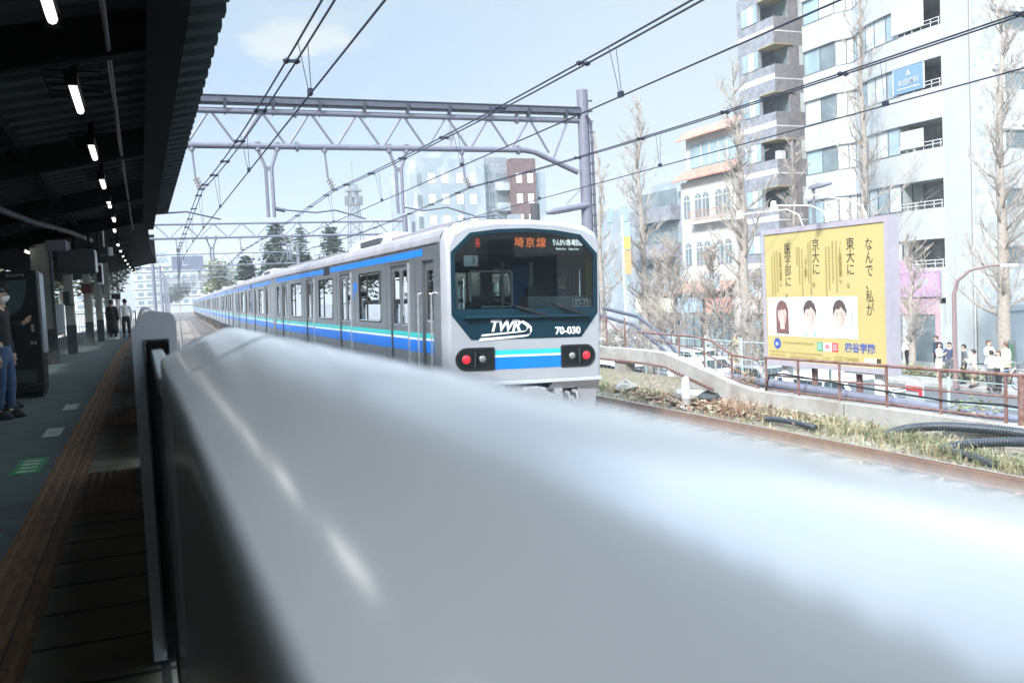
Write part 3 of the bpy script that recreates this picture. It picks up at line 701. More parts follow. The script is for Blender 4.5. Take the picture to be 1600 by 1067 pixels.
    # lamp clusters
    for s in (-1, 1):
        def outl(i, half, r_in):
            pts = []
            for k in range(13): a = R(90 + 180 * k / 12); pts.append((1.06 - cos(a) * half * .98 - i * 0, 1.34 + sin(a) * half))
            pts += rc
            return pts
        def ol(g):
            h = .19 - g; pts = [(1.06 + cos(R(90 - 180 * k / 12)) * h, 1.34 + sin(R(90 - 180 * k / 12)) * h) for k in range(13)]
            x0 = .585 + g; r = .03
            pts += [(x0 + r, 1.34 - h), (x0 + .3 * r, 1.34 - h + .3 * r), (x0, 1.34 - h + r), (x0, 1.34 + h - r), (x0 + .3 * r, 1.34 + h - .3 * r), (x0 + r, 1.34 + h)]
            return [(s * u, v) for u, v in pts]
        b = MB(); o1, i1 = ol(0), ol(.045); n = len(o1)
        rings = [[(u, depth(u) + .004, v) for u, v in o1], [(u, depth(u) - .016, v) for u, v in ol(.006)], [(u, depth(u) - .016, v) for u, v in ol(.04)], [(u, depth(u) - .002, v) for u, v in i1]]
        b.loft(rings, 0, caps=False); b.add([(u, depth(u) - .010, v) for u, v in ol(.0385)], [tuple(range(n))], 1)
        b.bar((s * .935, .0, 1.21), (s * .925, .0, 1.47), .006, .05, 2)
        b.build('light_cluster', [M['black'], M['lampbed'], M['trimd']], body, fix=False)
        for uc, r_, mm, nm in ((1.07, .068, M['red'], 'taillight'), (.80, .056, M['lens'], 'headlight')):
            b = MB(); c0_ = (s * uc, .03, 1.34)
            b.loft([[(s * uc + rr * cos(2 * pi * k / 16), depth(uc) - .012 + yy, 1.34 + rr * sin(2 * pi * k / 16)) for k in range(16)] for rr, yy in ((r_, .03), (r_, -.003), (r_ * .8, -.014), (r_ * .35, -.021))]); b.build(nm, mm, body, smooth='auto')
            b = MB(); b.loft([[(s * uc + rr * cos(2 * pi * k / 16), depth(uc) - .012 + yy, 1.34 + rr * sin(2 * pi * k / 16)) for k in range(16)] for rr, yy in ((r_ * 1.35, .02), (r_ * 1.35, -.004), (r_ * 1.06, -.004), (r_ * 1.06, .02))]); b.build('lamp_bezel', M['black'], body)
    # lettering
    fr = lambda u, v: (u, depth(u) - .012, v)
    text('70-030', .165, fr(.72, 1.76), (1, 0, 0), (0, 0, 1), M['wst'], body, 'car_number', off=.006)
    text('TWR', .25, fr(-.42, 1.86), (1, 0, 0), (0, 0, 1), M['wst'], body, 'company_mark', off=.009, shear=.28, sx=1.0, cs=.95)
    b = MB()
    for z_, h_, x0_, x1_, a0 in ((0, .035, -.80, -.2, 0), (-.07, .05, -.84, -.14, 0)):
        n_ = 16; up_ = []; lo_ = []
        for k in range(n_ + 1):
            t_ = k / n_; ang = t_ * 1.25; x_ = lerp(x0_, x1_ + .16, min(1, t_ * 1.35)) if t_ < .74 else x1_ + .16 + .10 * sin((t_ - .74) / .26 * pi) - .12 * ((t_ - .74) / .26)
            zz = 1.72 + z_ + (.07 * t_ if t_ < .74 else .052 + (.17 - z_) * ((t_ - .74) / .26))
            hh = h_ * (1 - .55 * t_)
            up_.append((x_, zz + hh / 2)); lo_.append((x_ - (.02 if t_ < .74 else .03) , zz - hh / 2))
        for k in range(n_): b.poly([fr(*lo_[k]), fr(*lo_[k + 1]), fr(*up_[k + 1]), fr(*up_[k])])
    b.build('company_mark', M['wst'], body)
    # inside the glass: signs
    b = MB(); b.poly([(-1.07, .075, 2.83), (-.83, .075, 2.83), (-.83, .075, 3.0), (-1.07, .075, 3.0)]); pn = b.build('run_number_card', M['wst'], body, fix=False)
    text('3', .15, (-.91, .068, 2.915), (1, 0, 0), (0, 0, 1), M['black'], body, 'run_number', ext=.001)
    b = MB(); b.poly([(.86, .10, 2.155), (1.20, .10, 2.155), (1.20, .10, 2.285), (.86, .10, 2.285)]); b.build('run_number_card', M['wst'], body, fix=False)
    b = MB(); b.poly([(.875, .097, 2.17), (1.185, .097, 2.17), (1.185, .097, 2.27), (.875, .097, 2.27)]); b.build('run_number_card', M['black'], body, fix=False)
    text('ID-73', .115, (1.03, .093, 2.22), (1, 0, 0), (0, 0, 1), M['wst'], body, 'run_number', ext=.001, off=.004)
    b = MB(); b.box(-1.1, 1.1, .16, .34, 3.06, 3.34); b.build('sign_box', M['black'], body)
    text('埼京線', .175, (.12, .152, 3.215), (1, 0, 0), (0, 0, 1), M['led'], body, 'destination_display', cs=1.28, off=.002)
    text('りんかい線-埼京線', .115, (.80, .152, 3.225), (1, 0, 0), (0, 0, 1), M['ledw'], body, 'destination_display', sx=.58, off=.003)
    text('Rinkai Line    Saikyo Line', .05, (.80, .152, 3.125), (1, 0, 0), (0, 0, 1), M['ledw'], body, 'destination_display', sx=.85)
    text('各', .16, (-.80, .152, 3.20), (1, 0, 0), (0, 0, 1), M['ledr'], body, 'destination_display', sx=.6)
    # cab room
    b = MB()
    b.box(-1.34, 1.34, .1, 1.7, 1.04, 1.08); b.box(-1.3, 1.3, .36, 1.7, 3.2, 3.24); b.box(-1.34, -1.28, .45, .64, 1.08, 3.2); b.box(-1.34, -1.28, 1.32, 1.7, 1.08, 3.2)
    b.box(1.28, 1.34, .4, .64, 1.08, 3.2); b.box(1.28, 1.34, 1.32, 1.7, 1.08, 3.2); b.box(-1.3, 1.3, .08, .14, 1.08, 2.12)
    # rear partition with openings
    for x0, x1, z0, z1 in ((-1.28, -1.02, 1.08, 3.2), (-1.02, -.22, 1.08, 1.9), (-1.02, -.22, 2.78, 3.2), (-.22, .0, 1.08, 3.2), (.0, .62, 2.86, 3.2), (.62, 1.28, 1.08, 3.2)): b.box(x0, x1, 1.6, 1.66, z0, z1)
    b.build('cab_lining', M['intd'], body)
    b = MB(); side = rrect(-.66, .14, 2.16, 2.80, .06); inn = rrect(-.635, .115, 2.185, 2.775, .05); n = len(side)
    for yy in (1.10, 1.13): b.add([(u + .05, yy, v) for u, v in side] + [(u + .05, yy, v) for u, v in inn], [(k, (k + 1) % n, n + (k + 1) % n, n + k) for k in range(n)])
    b.build('partition_frame', M['white'], body, fix=False)
    b = MB(); b.box(-.60, .17, 1.14, 1.16, 1.9, 2.36); b.build('cab_cover', M['black'], body)
    b = MB(); b.box(.34, .64, 1.48, 1.54, 1.1, 2.9); b.build('cab_panel', M['cabblue'], body)
    b = MB(); b.box(.15, 1.28, .35, .75, 2.02, 2.34); b.box(.62, 1.28, .5, .9, 2.0, 2.26); b.build('driver_desk', M['intg'], body, bev=.02)
    b = MB(); b.box(.24, .46, .55, .68, 2.34, 2.50); b.box(-.95, -.7, .3, .42, 2.12, 2.26); b.build('cab_equipment', M['black'], body)
    b = MB(); b.box(1.25, 1.335, .26, .38, 2.1, 3.0); b.build('cab_pillar', M['cabyel'], body)
    b = MB(); b.box(.5, .58, 1.1, 1.16, 1.1, 2.95); b.box(-.02, .02, 1.1, 1.16, 1.1, 2.95); b.build('cab_pole', M['intg'], body)
    # cab side doors
    for s in (-1, 1):
        w = MB(); x = s * (W2 - .05); o4 = rrect(.66, 1.30, 1.10, 2.98, .004); i4 = rrect(.80, 1.16, 1.96, 2.80, .05)
        side_ring(w, x, o4, i4); w.add([(x - s * .01, y, z) for y, z in i4], [tuple(range(len(i4)))], 2)
        w.box(x + s * .001, x + s * .049, .66, .68, 1.1, 2.98, 1); w.box(x + s * .001, x + s * .049, 1.28, 1.30, 1.1, 2.98, 1); w.box(x + s * .001, x + s * .049, .66, 1.3, 2.96, 2.98, 1)
        w.box(x, x + s * .02, .82, 1.14, 1.93, 1.965, 3); w.box(x, x + s * .03, .76, .82, 1.72, 1.76, 3)
        for zz0, zz1, mm in ((1.65, 1.74, 4), (1.612, 1.65, 5), (1.40, 1.612, 6)): w.poly([(x + s * .003, .68, zz0), (x + s * .003, 1.28, zz0), (x + s * .003, 1.28, zz1), (x + s * .003, .68, zz1)], mm)
        w.build('cab_door', [M['steel'], M['trimd'], M['wglass'], M['sill'], M['tealst'], M['wst'], M['blue']], body, fix=False)
        for yy in (.60, 1.36):
            h = MB(); h.tube([(s * 1.41, yy, 1.12), (s * 1.46, yy, 1.14), (s * 1.46, yy, 2.4), (s * 1.41, yy, 2.42)], .014, 6); h.build('handrail', M['sill'], body)
    text('TWR', .22, (-1.405, 6.55, 2.62), (0, -1, 0), (0, 0, 1), M['blue'], body, 'company_mark', off=.02, shear=.3, sx=.7, cs=.8)
    b = MB()
    for k in range(3): b.poly([(-1.406, 6.42 + .03 * k, 2.36 + .06 * k), (-1.406, 6.78, 2.40 + .06 * k), (-1.406, 6.72, 2.43 + .06 * k)])
    b.build('company_mark', M['blue'], body, fix=False)
    # lower lip, skirt and coupler
    b = MB(); b.loft([[(u, depth(u) + dy, v) for u in (-1.36, -1.0, -.5, 0, .5, 1.0, 1.36)] + [(u, .6, v) for u in (1.36, -1.36)] for v, dy in ((.975, -.02), (.915, -.035), (.905, .0))]); b.build('front_lip', F_, body, bev=.008)
    b = MB()
    for s in (-1, 1):
        b.loft([[(s * .44, .02, .902), (s * 1.34, .07, .902), (s * 1.34, .5, .902), (s * .44, .5, .902)], [(s * .34, .05, .80), (s * 1.33, .10, .80), (s * 1.33, .5, .80), (s * .34, .5, .80)]])
    b.build('front_skirt', M['steel'], body)
    b = MB(); b.loft([[(.93, .10, .798), (1.32, .13, .798), (1.32, .55, .798), (.93, .55, .798)], [(.97, .14, .20), (1.27, .17, .20), (1.27, .55, .20), (.97, .55, .20)]]); b.box(1.10, 1.20, .09, .14, .42, .44, 1); b.build('plough_plate', [M['front'], M['black']], body)
    b = MB(); b.loft([[(-1.32, .13, .798), (-.93, .10, .798), (-.93, .55, .798), (-1.32, .55, .798)], [(-1.27, .17, .20), (-.97, .14, .20), (-.97, .55, .20), (-1.27, .55, .20)]]); b.build('plough_plate', M['front'], body)
    b = MB(); b.box(-.9, .9, .16, .6, .35, .90); b.build('coupler_pocket', M['black'], body)
    cg = mat('cast_coupler', (.42, .41, .42), .6, .4, var=.25, scale=20)
    b = MB(); b.box(-.22, .22, -.22, .3, .52, .72); b.loft([[(-.32, -.26, .50), (.30, -.26, .50), (.34, -.26, .60), (.2, -.26, .68), (.10, -.26, .74), (-.12, -.26, .74), (-.2, -.26, .68), (-.36, -.26, .62)], [(-.32, -.08, .50), (.30, -.08, .50), (.34, -.08, .60), (.2, -.08, .68), (.10, -.08, .74), (-.12, -.08, .74), (-.2, -.08, .68), (-.36, -.08, .62)]])
    b.tube([(-.05, -.29, .66), (-.05, -.25, .66)], .03, 10); b.box(-.2, .2, -.2, .2, .35, .5); b.v = [(x, y, z + .13) for x, y, z in b.v]; b.build('coupler', cg, body, bev=.01)
    b = MB(); b.box(.48, .62, .02, .2, .42, .68); b.tube([(.55, -.01, .55), (.55, .03, .55)], .05, 10)
    for k, (u, v) in enumerate(((.72, .6), (.80, .52), (.86, .62), (.7, .4), (.78, .35))): b.tube([(u, .02, v), (u, .2, v)], .035, 8); b.tube([(u, .0, v), (u + .02, -.02, v - .1), (u - .03, .05, v - .3)], .018, 6)
    b.v = [(x, y, z + .12) for x, y, z in b.v]; b.build('brake_hoses', cg, body)
    b = MB(); b.tube([(.48, .75, 3.56), (.48, .75, 3.93)], [.085, .075], 10); b.build('antenna', M['trimd'], body)
    b = MB(); b.box(.02, .2, .7, .9, 3.57, 3.74); b.build('roof_horn', M['intg'], body)
    b = MB(); b.tube([(-.9, 1.5, 3.58), (-.5, 1.4, 3.72), (0, 1.3, 3.78), (.1, 1.2, 3.66)], .015, 6); b.build('roof_cable', M['galvd'], body)
train = empty('commuter_train', (5.77, 13.66, -1.1), 'silver commuter train with blue and teal stripes and red tail lamps leaving the station', 'train')
c1 = carriage(True, 0); front(c1)
c1.parent = train; c1.location = (0, 0, 0); c1.rotation_euler.y = .036
mid = carriage(False, 0)
yy = 13.66 + 20.0
for k in range(9):
    o = mid if k == 0 else copy_tree(mid)
    o.parent = train
    x0, x1 = dev(yy), dev(yy + 19.5)
    o.location = (x0, yy - 13.66, 0); o.rotation_euler = (0, .036, -atan2(x1 - x0, 19.5))
    yy += 20.0
# ---------------------------------------------------------------- gantries
def insulator(p, q, parent, rod=.0):
    p = Vector(p); q = Vector(q); b = MB()
    knee = p + (q - p) * .7; knee.x = lerp(p.x, knee.x, .35)
    b.tube([p + Vector((0, 0, .06)), p + Vector((0, 0, -.06))], .07, 8); b.tube([p, knee], .03, 6)
    d = (q - knee)
    for k in range(3):
        c = knee + d * (.2 + .25 * k); b.tube([c - d.normalized() * .02, c + d.normalized() * .02], .085, 10, 1)
    b.tube([knee, q], .02, 6); b.tube([q + Vector((-.09, 0, 0)), q + Vector((.09, 0, 0))], .035, 6)
    return b.build('insulator', [M['galv'], M['porc']], parent)
def gantry(y, zt, zb, xl, xr, label, group=None, detail=True, cols=(), posts=(), ins=(), cranked=True):
    dx = dev(y) if y > 30 else 0
    t = empty('catenary_gantry', ((xl + xr) / 2 + dx, y, -1.3), label, 'gantry', group)
    r = .085 if detail else .07
    x0, x1 = xl + dx, xr + dx
    n = 12 if detail else 8
    b = MB(); b.tube([(x0, y, zt), (x1, y, zt)], r * .9, n)
    b.build('upper_chord', M['galv'], t, smooth='auto')
    pts = [(x0, y, zb), (x1 - 1.9, y, zb), (x1 - 1.55, y, zb - .05), (x1 - .2, y, zb - .62)] if cranked else [(x0, y, zb), (x1, y, zb)]
    b = MB(); b.tube(pts, r * .95, n); b.build('lower_chord', M['galv'], t, smooth='auto')
    if detail:
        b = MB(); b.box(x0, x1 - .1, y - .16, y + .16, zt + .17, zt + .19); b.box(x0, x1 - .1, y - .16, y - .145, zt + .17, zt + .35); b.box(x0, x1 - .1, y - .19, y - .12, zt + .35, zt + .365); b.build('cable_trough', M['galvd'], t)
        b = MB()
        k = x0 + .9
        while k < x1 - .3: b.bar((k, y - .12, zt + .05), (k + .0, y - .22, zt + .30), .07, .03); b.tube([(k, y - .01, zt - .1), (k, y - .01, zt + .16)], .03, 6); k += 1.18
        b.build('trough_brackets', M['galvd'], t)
        b = MB()
        for k in (x0 + 5.0, x1 - 2.05):
            for zz in (zt, zb): b.tube([(k - .03, y, zz), (k + .03, y, zz)], r * 1.6, 12)
        b.build('flanges', M['galv'], t)
    b = MB(); k = x0 - .2; s_ = .034 if detail else .03; up_ = 0
    step = .62 if detail else .75
    while k + step < x1:
        zz = zb if k + step * .5 < x1 - 1.7 or not cranked else lerp(zb, zb - .6, (k + step * .5 - x1 + 1.7) / 1.7)
        a, c = (zt - .05, zz + .05) if up_ else (zz + .05, zt - .05)
        b.tube([(k + .05, y, a), (k + step - .05, y, c)], s_, 6); k += step; up_ = not up_
    b.build('lattice', M['galv'], t)
    for xc, z1, rr in cols:
        b = MB(); b.tube([(xc + dx, y, -1.4), (xc + dx, y, z1)], [rr * 1.08, rr], 16); b.build('column', M['galv'], t, smooth='auto')
    for xp, zl in posts:
        xp += dx
        b = MB()
        for s in (-1, 1):
            b.tube([(xp + s * .075, y, zl), (xp + s * .075, y, zb - .55), (xp + s * .24, y, zb - .08)], .045, 8); b.tube([(xp + s * .24, y, zb - .12), (xp + s * .24, y, zb + .1)], .075, 8)
        b.box(xp - .1, xp + .1, y - .03, y + .03, zb - .62, zb - .52); b.build('drop_post', M['galv'], t, smooth='auto')
    for (xi, zi, xq, zq) in ins: insulator((xi + dx, y, zi), (xq + dx, y, zq), t)
    return t
G1 = 24.0
g = gantry(G1, 6.165, 5.30, -1.0, 12.25, 'nearest grey steel gantry spanning the tracks with a round column on its right', cols=((12.30, 7.05, .165),),
       posts=((3.25, 3.5), (6.67, 3.55)), ins=((1.42, 5.22, 1.58, 4.22), (4.70, 5.22, 4.90, 4.19), (8.50, 5.22, 8.70, 4.25)))
b = MB(); b.tube([(12.30, G1 - .1, 3.72), (11.2, G1 - .1, 3.55), (10.95, G1 - .1, 3.5)], [.10, .10, .05], 10); b.bar((12.2, G1 - .1, 4.3), (11.6, G1 - .1, 3.75), .02, .02); b.build('terminal_arm', M['galv'], g)
b = MB()
for k in range(16): b.box(12.42, 12.52, G1 - .2, G1 - .1, 2.2 + k * .3, 2.24 + k * .3)
b.tube([(12.47, G1 - .16, 1), (12.47, G1 - .16, 6.1), (12.3, G1 - .2, 6.3)], .035, 6); b.tube([(12.52, G1 - .1, 0), (12.52, G1 - .1, 5.6), (12.4, G1 - .2, 6.2)], .03, 6); b.build('climbing_pegs', M['galvd'], g)
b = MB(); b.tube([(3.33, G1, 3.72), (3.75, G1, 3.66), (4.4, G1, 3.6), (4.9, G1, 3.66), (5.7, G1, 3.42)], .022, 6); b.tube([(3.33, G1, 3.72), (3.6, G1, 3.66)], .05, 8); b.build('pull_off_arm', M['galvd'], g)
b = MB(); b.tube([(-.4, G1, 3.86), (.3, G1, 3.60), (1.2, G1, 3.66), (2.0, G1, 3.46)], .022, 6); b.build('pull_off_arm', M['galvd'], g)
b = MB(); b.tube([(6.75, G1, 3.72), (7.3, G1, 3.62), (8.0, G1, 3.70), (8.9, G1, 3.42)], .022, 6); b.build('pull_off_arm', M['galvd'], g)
gantry(52, 5.68, 4.93, -1.6, 14.2, 'second grey lattice gantry, seen just over the train roof', detail=False, cols=((14.2, 6.0, .15), (14.7, 5.6, .1)), posts=((3.3, 3.6), (7.4, 3.6)), ins=((1.5, 4.9, 1.58, 4.22), (4.8, 4.9, 4.9, 4.19)), cranked=False)
farg = [(97, 6.4, 5.2), (140, 6.3, 5.2), (172, 6.3, 5.2), (205, 6.4, 5.2), (245, 6.4, 5.2)]
for i, (y, zt, zb) in enumerate(farg):
    xl = -1.3
    gantry(y, zt, zb, xl - (5 if i == 0 else 0), 13.5, 'grey lattice gantry with a tall left column far down the line', 'distant gantries down the line', False, cols=((-.75, zt + .9, .16), (13.5, zt + .6, .16)), posts=((3.6, 3.7),) if i < 3 else (), cranked=False)
# ---------------------------------------------------------------- overhead wires
def wire_line(xm, zm_low, zm_sup, xcw, zcw, y0, mid_sag, label, twin=True, far=(52, 97, 140, 172, 205, 245)):
    t = empty('overhead_wires', (xm, G1, zcw), label, 'overhead wire', None)
    sup = [y0, G1] + list(far); spans = list(zip(sup[:-1], sup[1:]))
    def zmes(y):
        for a, c in spans:
            if a <= y <= c:
                u = (y - a) / (c - a); lo = zm_low if a == y0 else mid_sag
                return zm_sup - (zm_sup - lo) * 4 * u * (1 - u)
        return zm_sup
    for e in ((-.05, .05) if twin else (0,)):
        b = MB()
        for a, c in spans:
            n_ = 14; b.tube([(xm + e + (dev(y) if y > 25 else 0), y, zmes(y)) for y in [lerp(a, c, k / n_) for k in range(n_ + 1)]], .0115 if a < 60 else .02, 5, caps=False)
        b.build('messenger_wire', M['wire'], t)
    b = MB()
    for a, c in spans: b.tube([(xcw + dev(y) , y, zcw) for y in [lerp(a, c, k / 6) for k in range(7)]], .0095 if a < 60 else .016, 5, caps=False)
    b.build('contact_wire', M['wire'], t)
    b = MB(); y = y0 + 2.5
    while y < 120:
        d_ = dev(y) if y > 25 else 0
        if twin: b.bar((xm - .085 + d_, y, zmes(y)), (xm + .085 + d_, y, zmes(y)), .03, .03); b.sphere((xm - .05 + d_, y, zmes(y)), .035, n=6); b.sphere((xm + .05 + d_, y, zmes(y)), .035, n=6)
        y += 2.6
    b.build('wire_clamps', M['wire'], t)
    dr = MB(); y = y0 + 4.2
    while y < 75:
        d_ = dev(y)
        for e in (-.03, .03): dr.tube([(xm + d_ + e * 1.5, y, zmes(y)), (xcw + d_ + e * .4, y, zcw + .02)], .004, 4)
        dr.box(xcw + d_ - .02, xcw + d_ + .02, y - .04, y + .04, zcw - .01, zcw + .05); y += 5.3
    dr.build('droppers', M['wire'], t)
    return t
wire_line(1.58, 3.78, 4.22, 1.62, 3.30, -6, 3.95, 'black overhead wires above the near empty track, crossing the sky at the upper left')
wire_line(4.90, 3.92, 4.19, 4.98, 3.40, -6, 4.05, 'black overhead wires above the train, rising through the top centre of the view')
wire_line(8.70, 3.97, 4.25, 8.72, 3.42, -6, 4.05, 'black overhead wires above the rightmost track, crossing in front of the white buildings')
# ---------------------------------------------------------------- platform furniture
t = empty('vending_machine', (-1.95, 16.55, 0), 'tall black drink vending machine with a pale leaf-shaped window under the canopy', 'vending machine')
b = MB(); b.box(-2.45, -1.50, 16.22, 17.0, .08, 2.02); b.build('cabinet', M['black'], t, bev=.015)
b = MB(); b.box(-2.42, -1.53, 16.26, 16.95, .004, .08); b.build('plinth', M['blackm'], t)
b = MB(); b.box(-1.498, -1.47, 16.3, 16.95, .7, 1.98); b.build('side_panel', M['plate'], t)
wv = mat('display_pane', (.09, .135, .14), .2, var=.1)
pts = [(-2.12, 1.86), (-1.64, 1.88), (-1.68, 1.62), (-1.74, 1.44), (-1.86, 1.34), (-2.0, 1.31), (-2.14, 1.36), (-2.22, 1.5), (-2.2, 1.72)]
b = MB(); b.prism([(x, 16.205, z) for x, z in pts], (0, .012, 0)); b.build('display_window', wv, t)
text('acure', .09, (-1.80, 16.212, 1.955), (1, 0, 0), (0, 0, 1), MATS['interior_wall'], t, 'maker_lettering', sx=1.3)
b = MB(); b.box(-1.63, -1.59, 16.205, 16.22, 1.05, 1.17); b.box(-1.65, -1.62, 16.205, 16.22, .85, .9); b.box(-1.60, -1.57, 16.205, 16.22, .85, .9); b.build('coin_slots', M['plate'], t)
b = MB(); b.box(-1.72, -1.52, 16.19, 16.22, .20, .215); b.box(-2.35, -1.6, 16.2, 16.22, .25, .45); b.build('delivery_flap', M['dado'], t)
# hanging boxes, signs
t = empty('hanging_sign_box', (-1.15, 22, 2.3), 'large dark hanging information box with a pale end below the canopy', 'sign box')
b = MB(); b.box(-1.58, -.86, 21.6, 22.6, 2.16, 2.66); b.build('casing', MATS['grey_dado_paint'], t, bev=.01)
b = MB(); b.box(-.855, -.84, 21.62, 22.58, 2.18, 2.64); b.build('end_panel', M['white'], t)
b = MB(); b.box(-1.3, -1.25, 22, 22.05, 2.66, 3.4); b.box(-1.0, -.95, 22, 22.05, 2.66, 3.4); b.build('hanger', M['steeld'], t)
t = empty('hanging_sign_box', (-1.4, 18.5, 2.6), 'small pale grey hanging box up beside the larger dark sign box', 'sign box')
b = MB(); b.box(-1.52, -1.18, 18.4, 18.8, 2.46, 2.64); b.build('casing', MATS['galvanised_steel'], t, bev=.008)
b = MB(); b.box(-1.37, -1.33, 18.5, 18.54, 2.64, 3.3); b.build('hanger', M['steeld'], t)
t = empty('cctv_camera', (-.72, 23, 2.7), 'small dark camera with pale hood hanging under the canopy by the sign box', 'camera')
b = MB(); b.box(-.82, -.62, 22.9, 23.3, 2.60, 2.78); b.build('body', M['black'], t, bev=.01)
b = MB(); b.box(-.60, -.52, 22.9, 23.2, 2.58, 2.76); b.tube([(-.7, 23.1, 2.78), (-.7, 23.1, 3.4)], .02, 6); b.build('hood', M['white'], t)
t = empty('departure_display', (-.86, 24.2, 2.2), 'slim white cased display hanging just right of the big sign box', 'display')
b = MB(); b.box(-.94, -.80, 24.0, 24.5, 1.95, 2.46); b.build('casing', M['white'], t, bev=.01)
b = MB(); b.box(-.93, -.82, 23.98, 23.998, 2.0, 2.4); b.build('screen', M['black'], t)
b = MB(); b.box(-.89, -.86, 24.2, 24.24, 2.46, 3.3); b.build('hanger', M['steeld'], t)
t = empty('striped_board', (-1.78, 36.8, 2), 'small red and white striped board on the third column', 'board')
b = MB(); b.box(-1.98, -1.62, 36.9, 36.93, 1.95, 2.3)
b.build('panel', M['black'], t); b = MB()
for k in range(4): b.poly([(-1.98 + .09 * k, 36.895, 1.95), (-1.94 + .09 * k, 36.895, 1.95), (-1.90 + .09 * k, 36.895, 2.3), (-1.94 + .09 * k, 36.895, 2.3)])
b.build('stripes', mat('dull_red', (.30, .05, .05), .6), t)
t = empty('platform_sign_post', (-.98, 43.6, 0), 'white topped post with a dark box sign beside the person in the long coat', 'sign post')
b = MB(); b.box(-1.02, -.94, 43.6, 43.68, 0, 1.75); b.build('post', M['white'], t)
b = MB(); b.box(-1.18, -.80, 43.5, 43.7, 1.75, 1.98); b.build('box', M['black'], t); b = MB(); b.box(-1.2, -.78, 43.48, 43.72, 1.98, 2.05); b.build('cap', M['white'], t)
# railing at the platform back and end, dark screen wall
t = empty('platform_railing', (-1.6, 50, 0), 'dark railing with upright bars closing the platform end behind the people', 'railing')
b = MB(); yr = 52.0; x0, x1 = -3.4, -.3
for zz in (.12, 1.15): b.tube([(x0, yr, zz), (x1, yr, zz)], .025, 6)
b.build('rails', M['dado'], t)
b = MB(); k = x0
while k <= x1: b.tube([(k, yr, .12), (k, yr, 1.15)], .011, 5); k += .13
b.build('bars', M['dado'], t); b = MB()
for k in (-3.4, -2.4, -1.4, -.3): b.tube([(k, yr, 0), (k, yr, 1.2)], .035, 6)
b.build('posts', M['dado'], t)
t = empty('platform_back_wall', (-3.7, 30, 0), 'dark sheet wall along the back of the platform with a pale rail', 'wall')
b = MB(); b.box(-4.36, -4.28, 20, 60, 0, 1.75); b.box(-4.36, -4.28, -12, 20, 0, 2.75); b.build('sheets', mat('dark_blue_sheet', (.022, .03, .034), .5, var=.2), t)  # taller stretch, out of view, added to keep the sun off the platform
b = MB(); b.box(-4.27, -4.22, 20, 60, 1.70, 1.76); b.box(-4.27, -4.22, -12, 60, .18, .26); b.build('rails', M['galv'], t)
# ---------------------------------------------------------------- people
SKIN = mat('skin', (.55, .36, .27), .5, var=.06)
HAIRS = {'black': mat('black_hair', (.018, .014, .012), .45, var=.3), 'brown': mat('brown_hair', (.11, .06, .035), .5, var=.3)}
CL = {}
def cloth(n_, c): 
    if n_ not in CL: CL[n_] = mat(n_ + '_cloth', c, .85, var=.15, scale=14, bump=.35, bscale=22)
    return CL[n_]
for n_, c in dict(black=(.02, .02, .022), navy=(.05, .07, .13), white=(.78, .78, .76), cream=(.72, .70, .60), grey=(.28, .29, .31), jeans=(.045, .085, .17), pale=(.66, .72, .78), pink=(.66, .52, .54), olive=(.22, .22, .14), tan=(.45, .36, .26), skyblue=(.35, .52, .70), camo=(.16, .18, .15), dgrey=(.09, .10, .11)).items(): cloth(n_, c)
def skin_mesh(pts, edges, rad, root, sub=1):
    me = bpy.data.meshes.new('s'); me.from_pydata(pts, edges, []); o = bpy.data.objects.new('s', me); COL.objects.link(o)
    o.modifiers.new('k', 'SKIN')
    if not me.skin_vertices: pass
    sv = me.skin_vertices[0].data
    for i, r_ in enumerate(rad):
        sv[i].radius = (r_, r_) if not isinstance(r_, tuple) else r_; sv[i].use_root = (i == root)
    md = o.modifiers.new('u', 'SUBSURF'); md.levels = sub; md.render_levels = sub
    dg = bpy.context.evaluated_depsgraph_get(); dg.update()
    out = bpy.data.meshes.new_from_object(o.evaluated_get(dg)); bpy.data.objects.remove(o); bpy.data.meshes.remove(me)
    out.polygons.foreach_set('use_smooth', [True] * len(out.polygons))
    return out
def wrap(me, name, m, parent):
    me.name = name; me.materials.clear(); me.materials.append(m)
    o = bpy.data.objects.new(name, me); COL.objects.link(o); ORG[o] = ORG[parent]; o.parent = parent; return o
POSE = {}
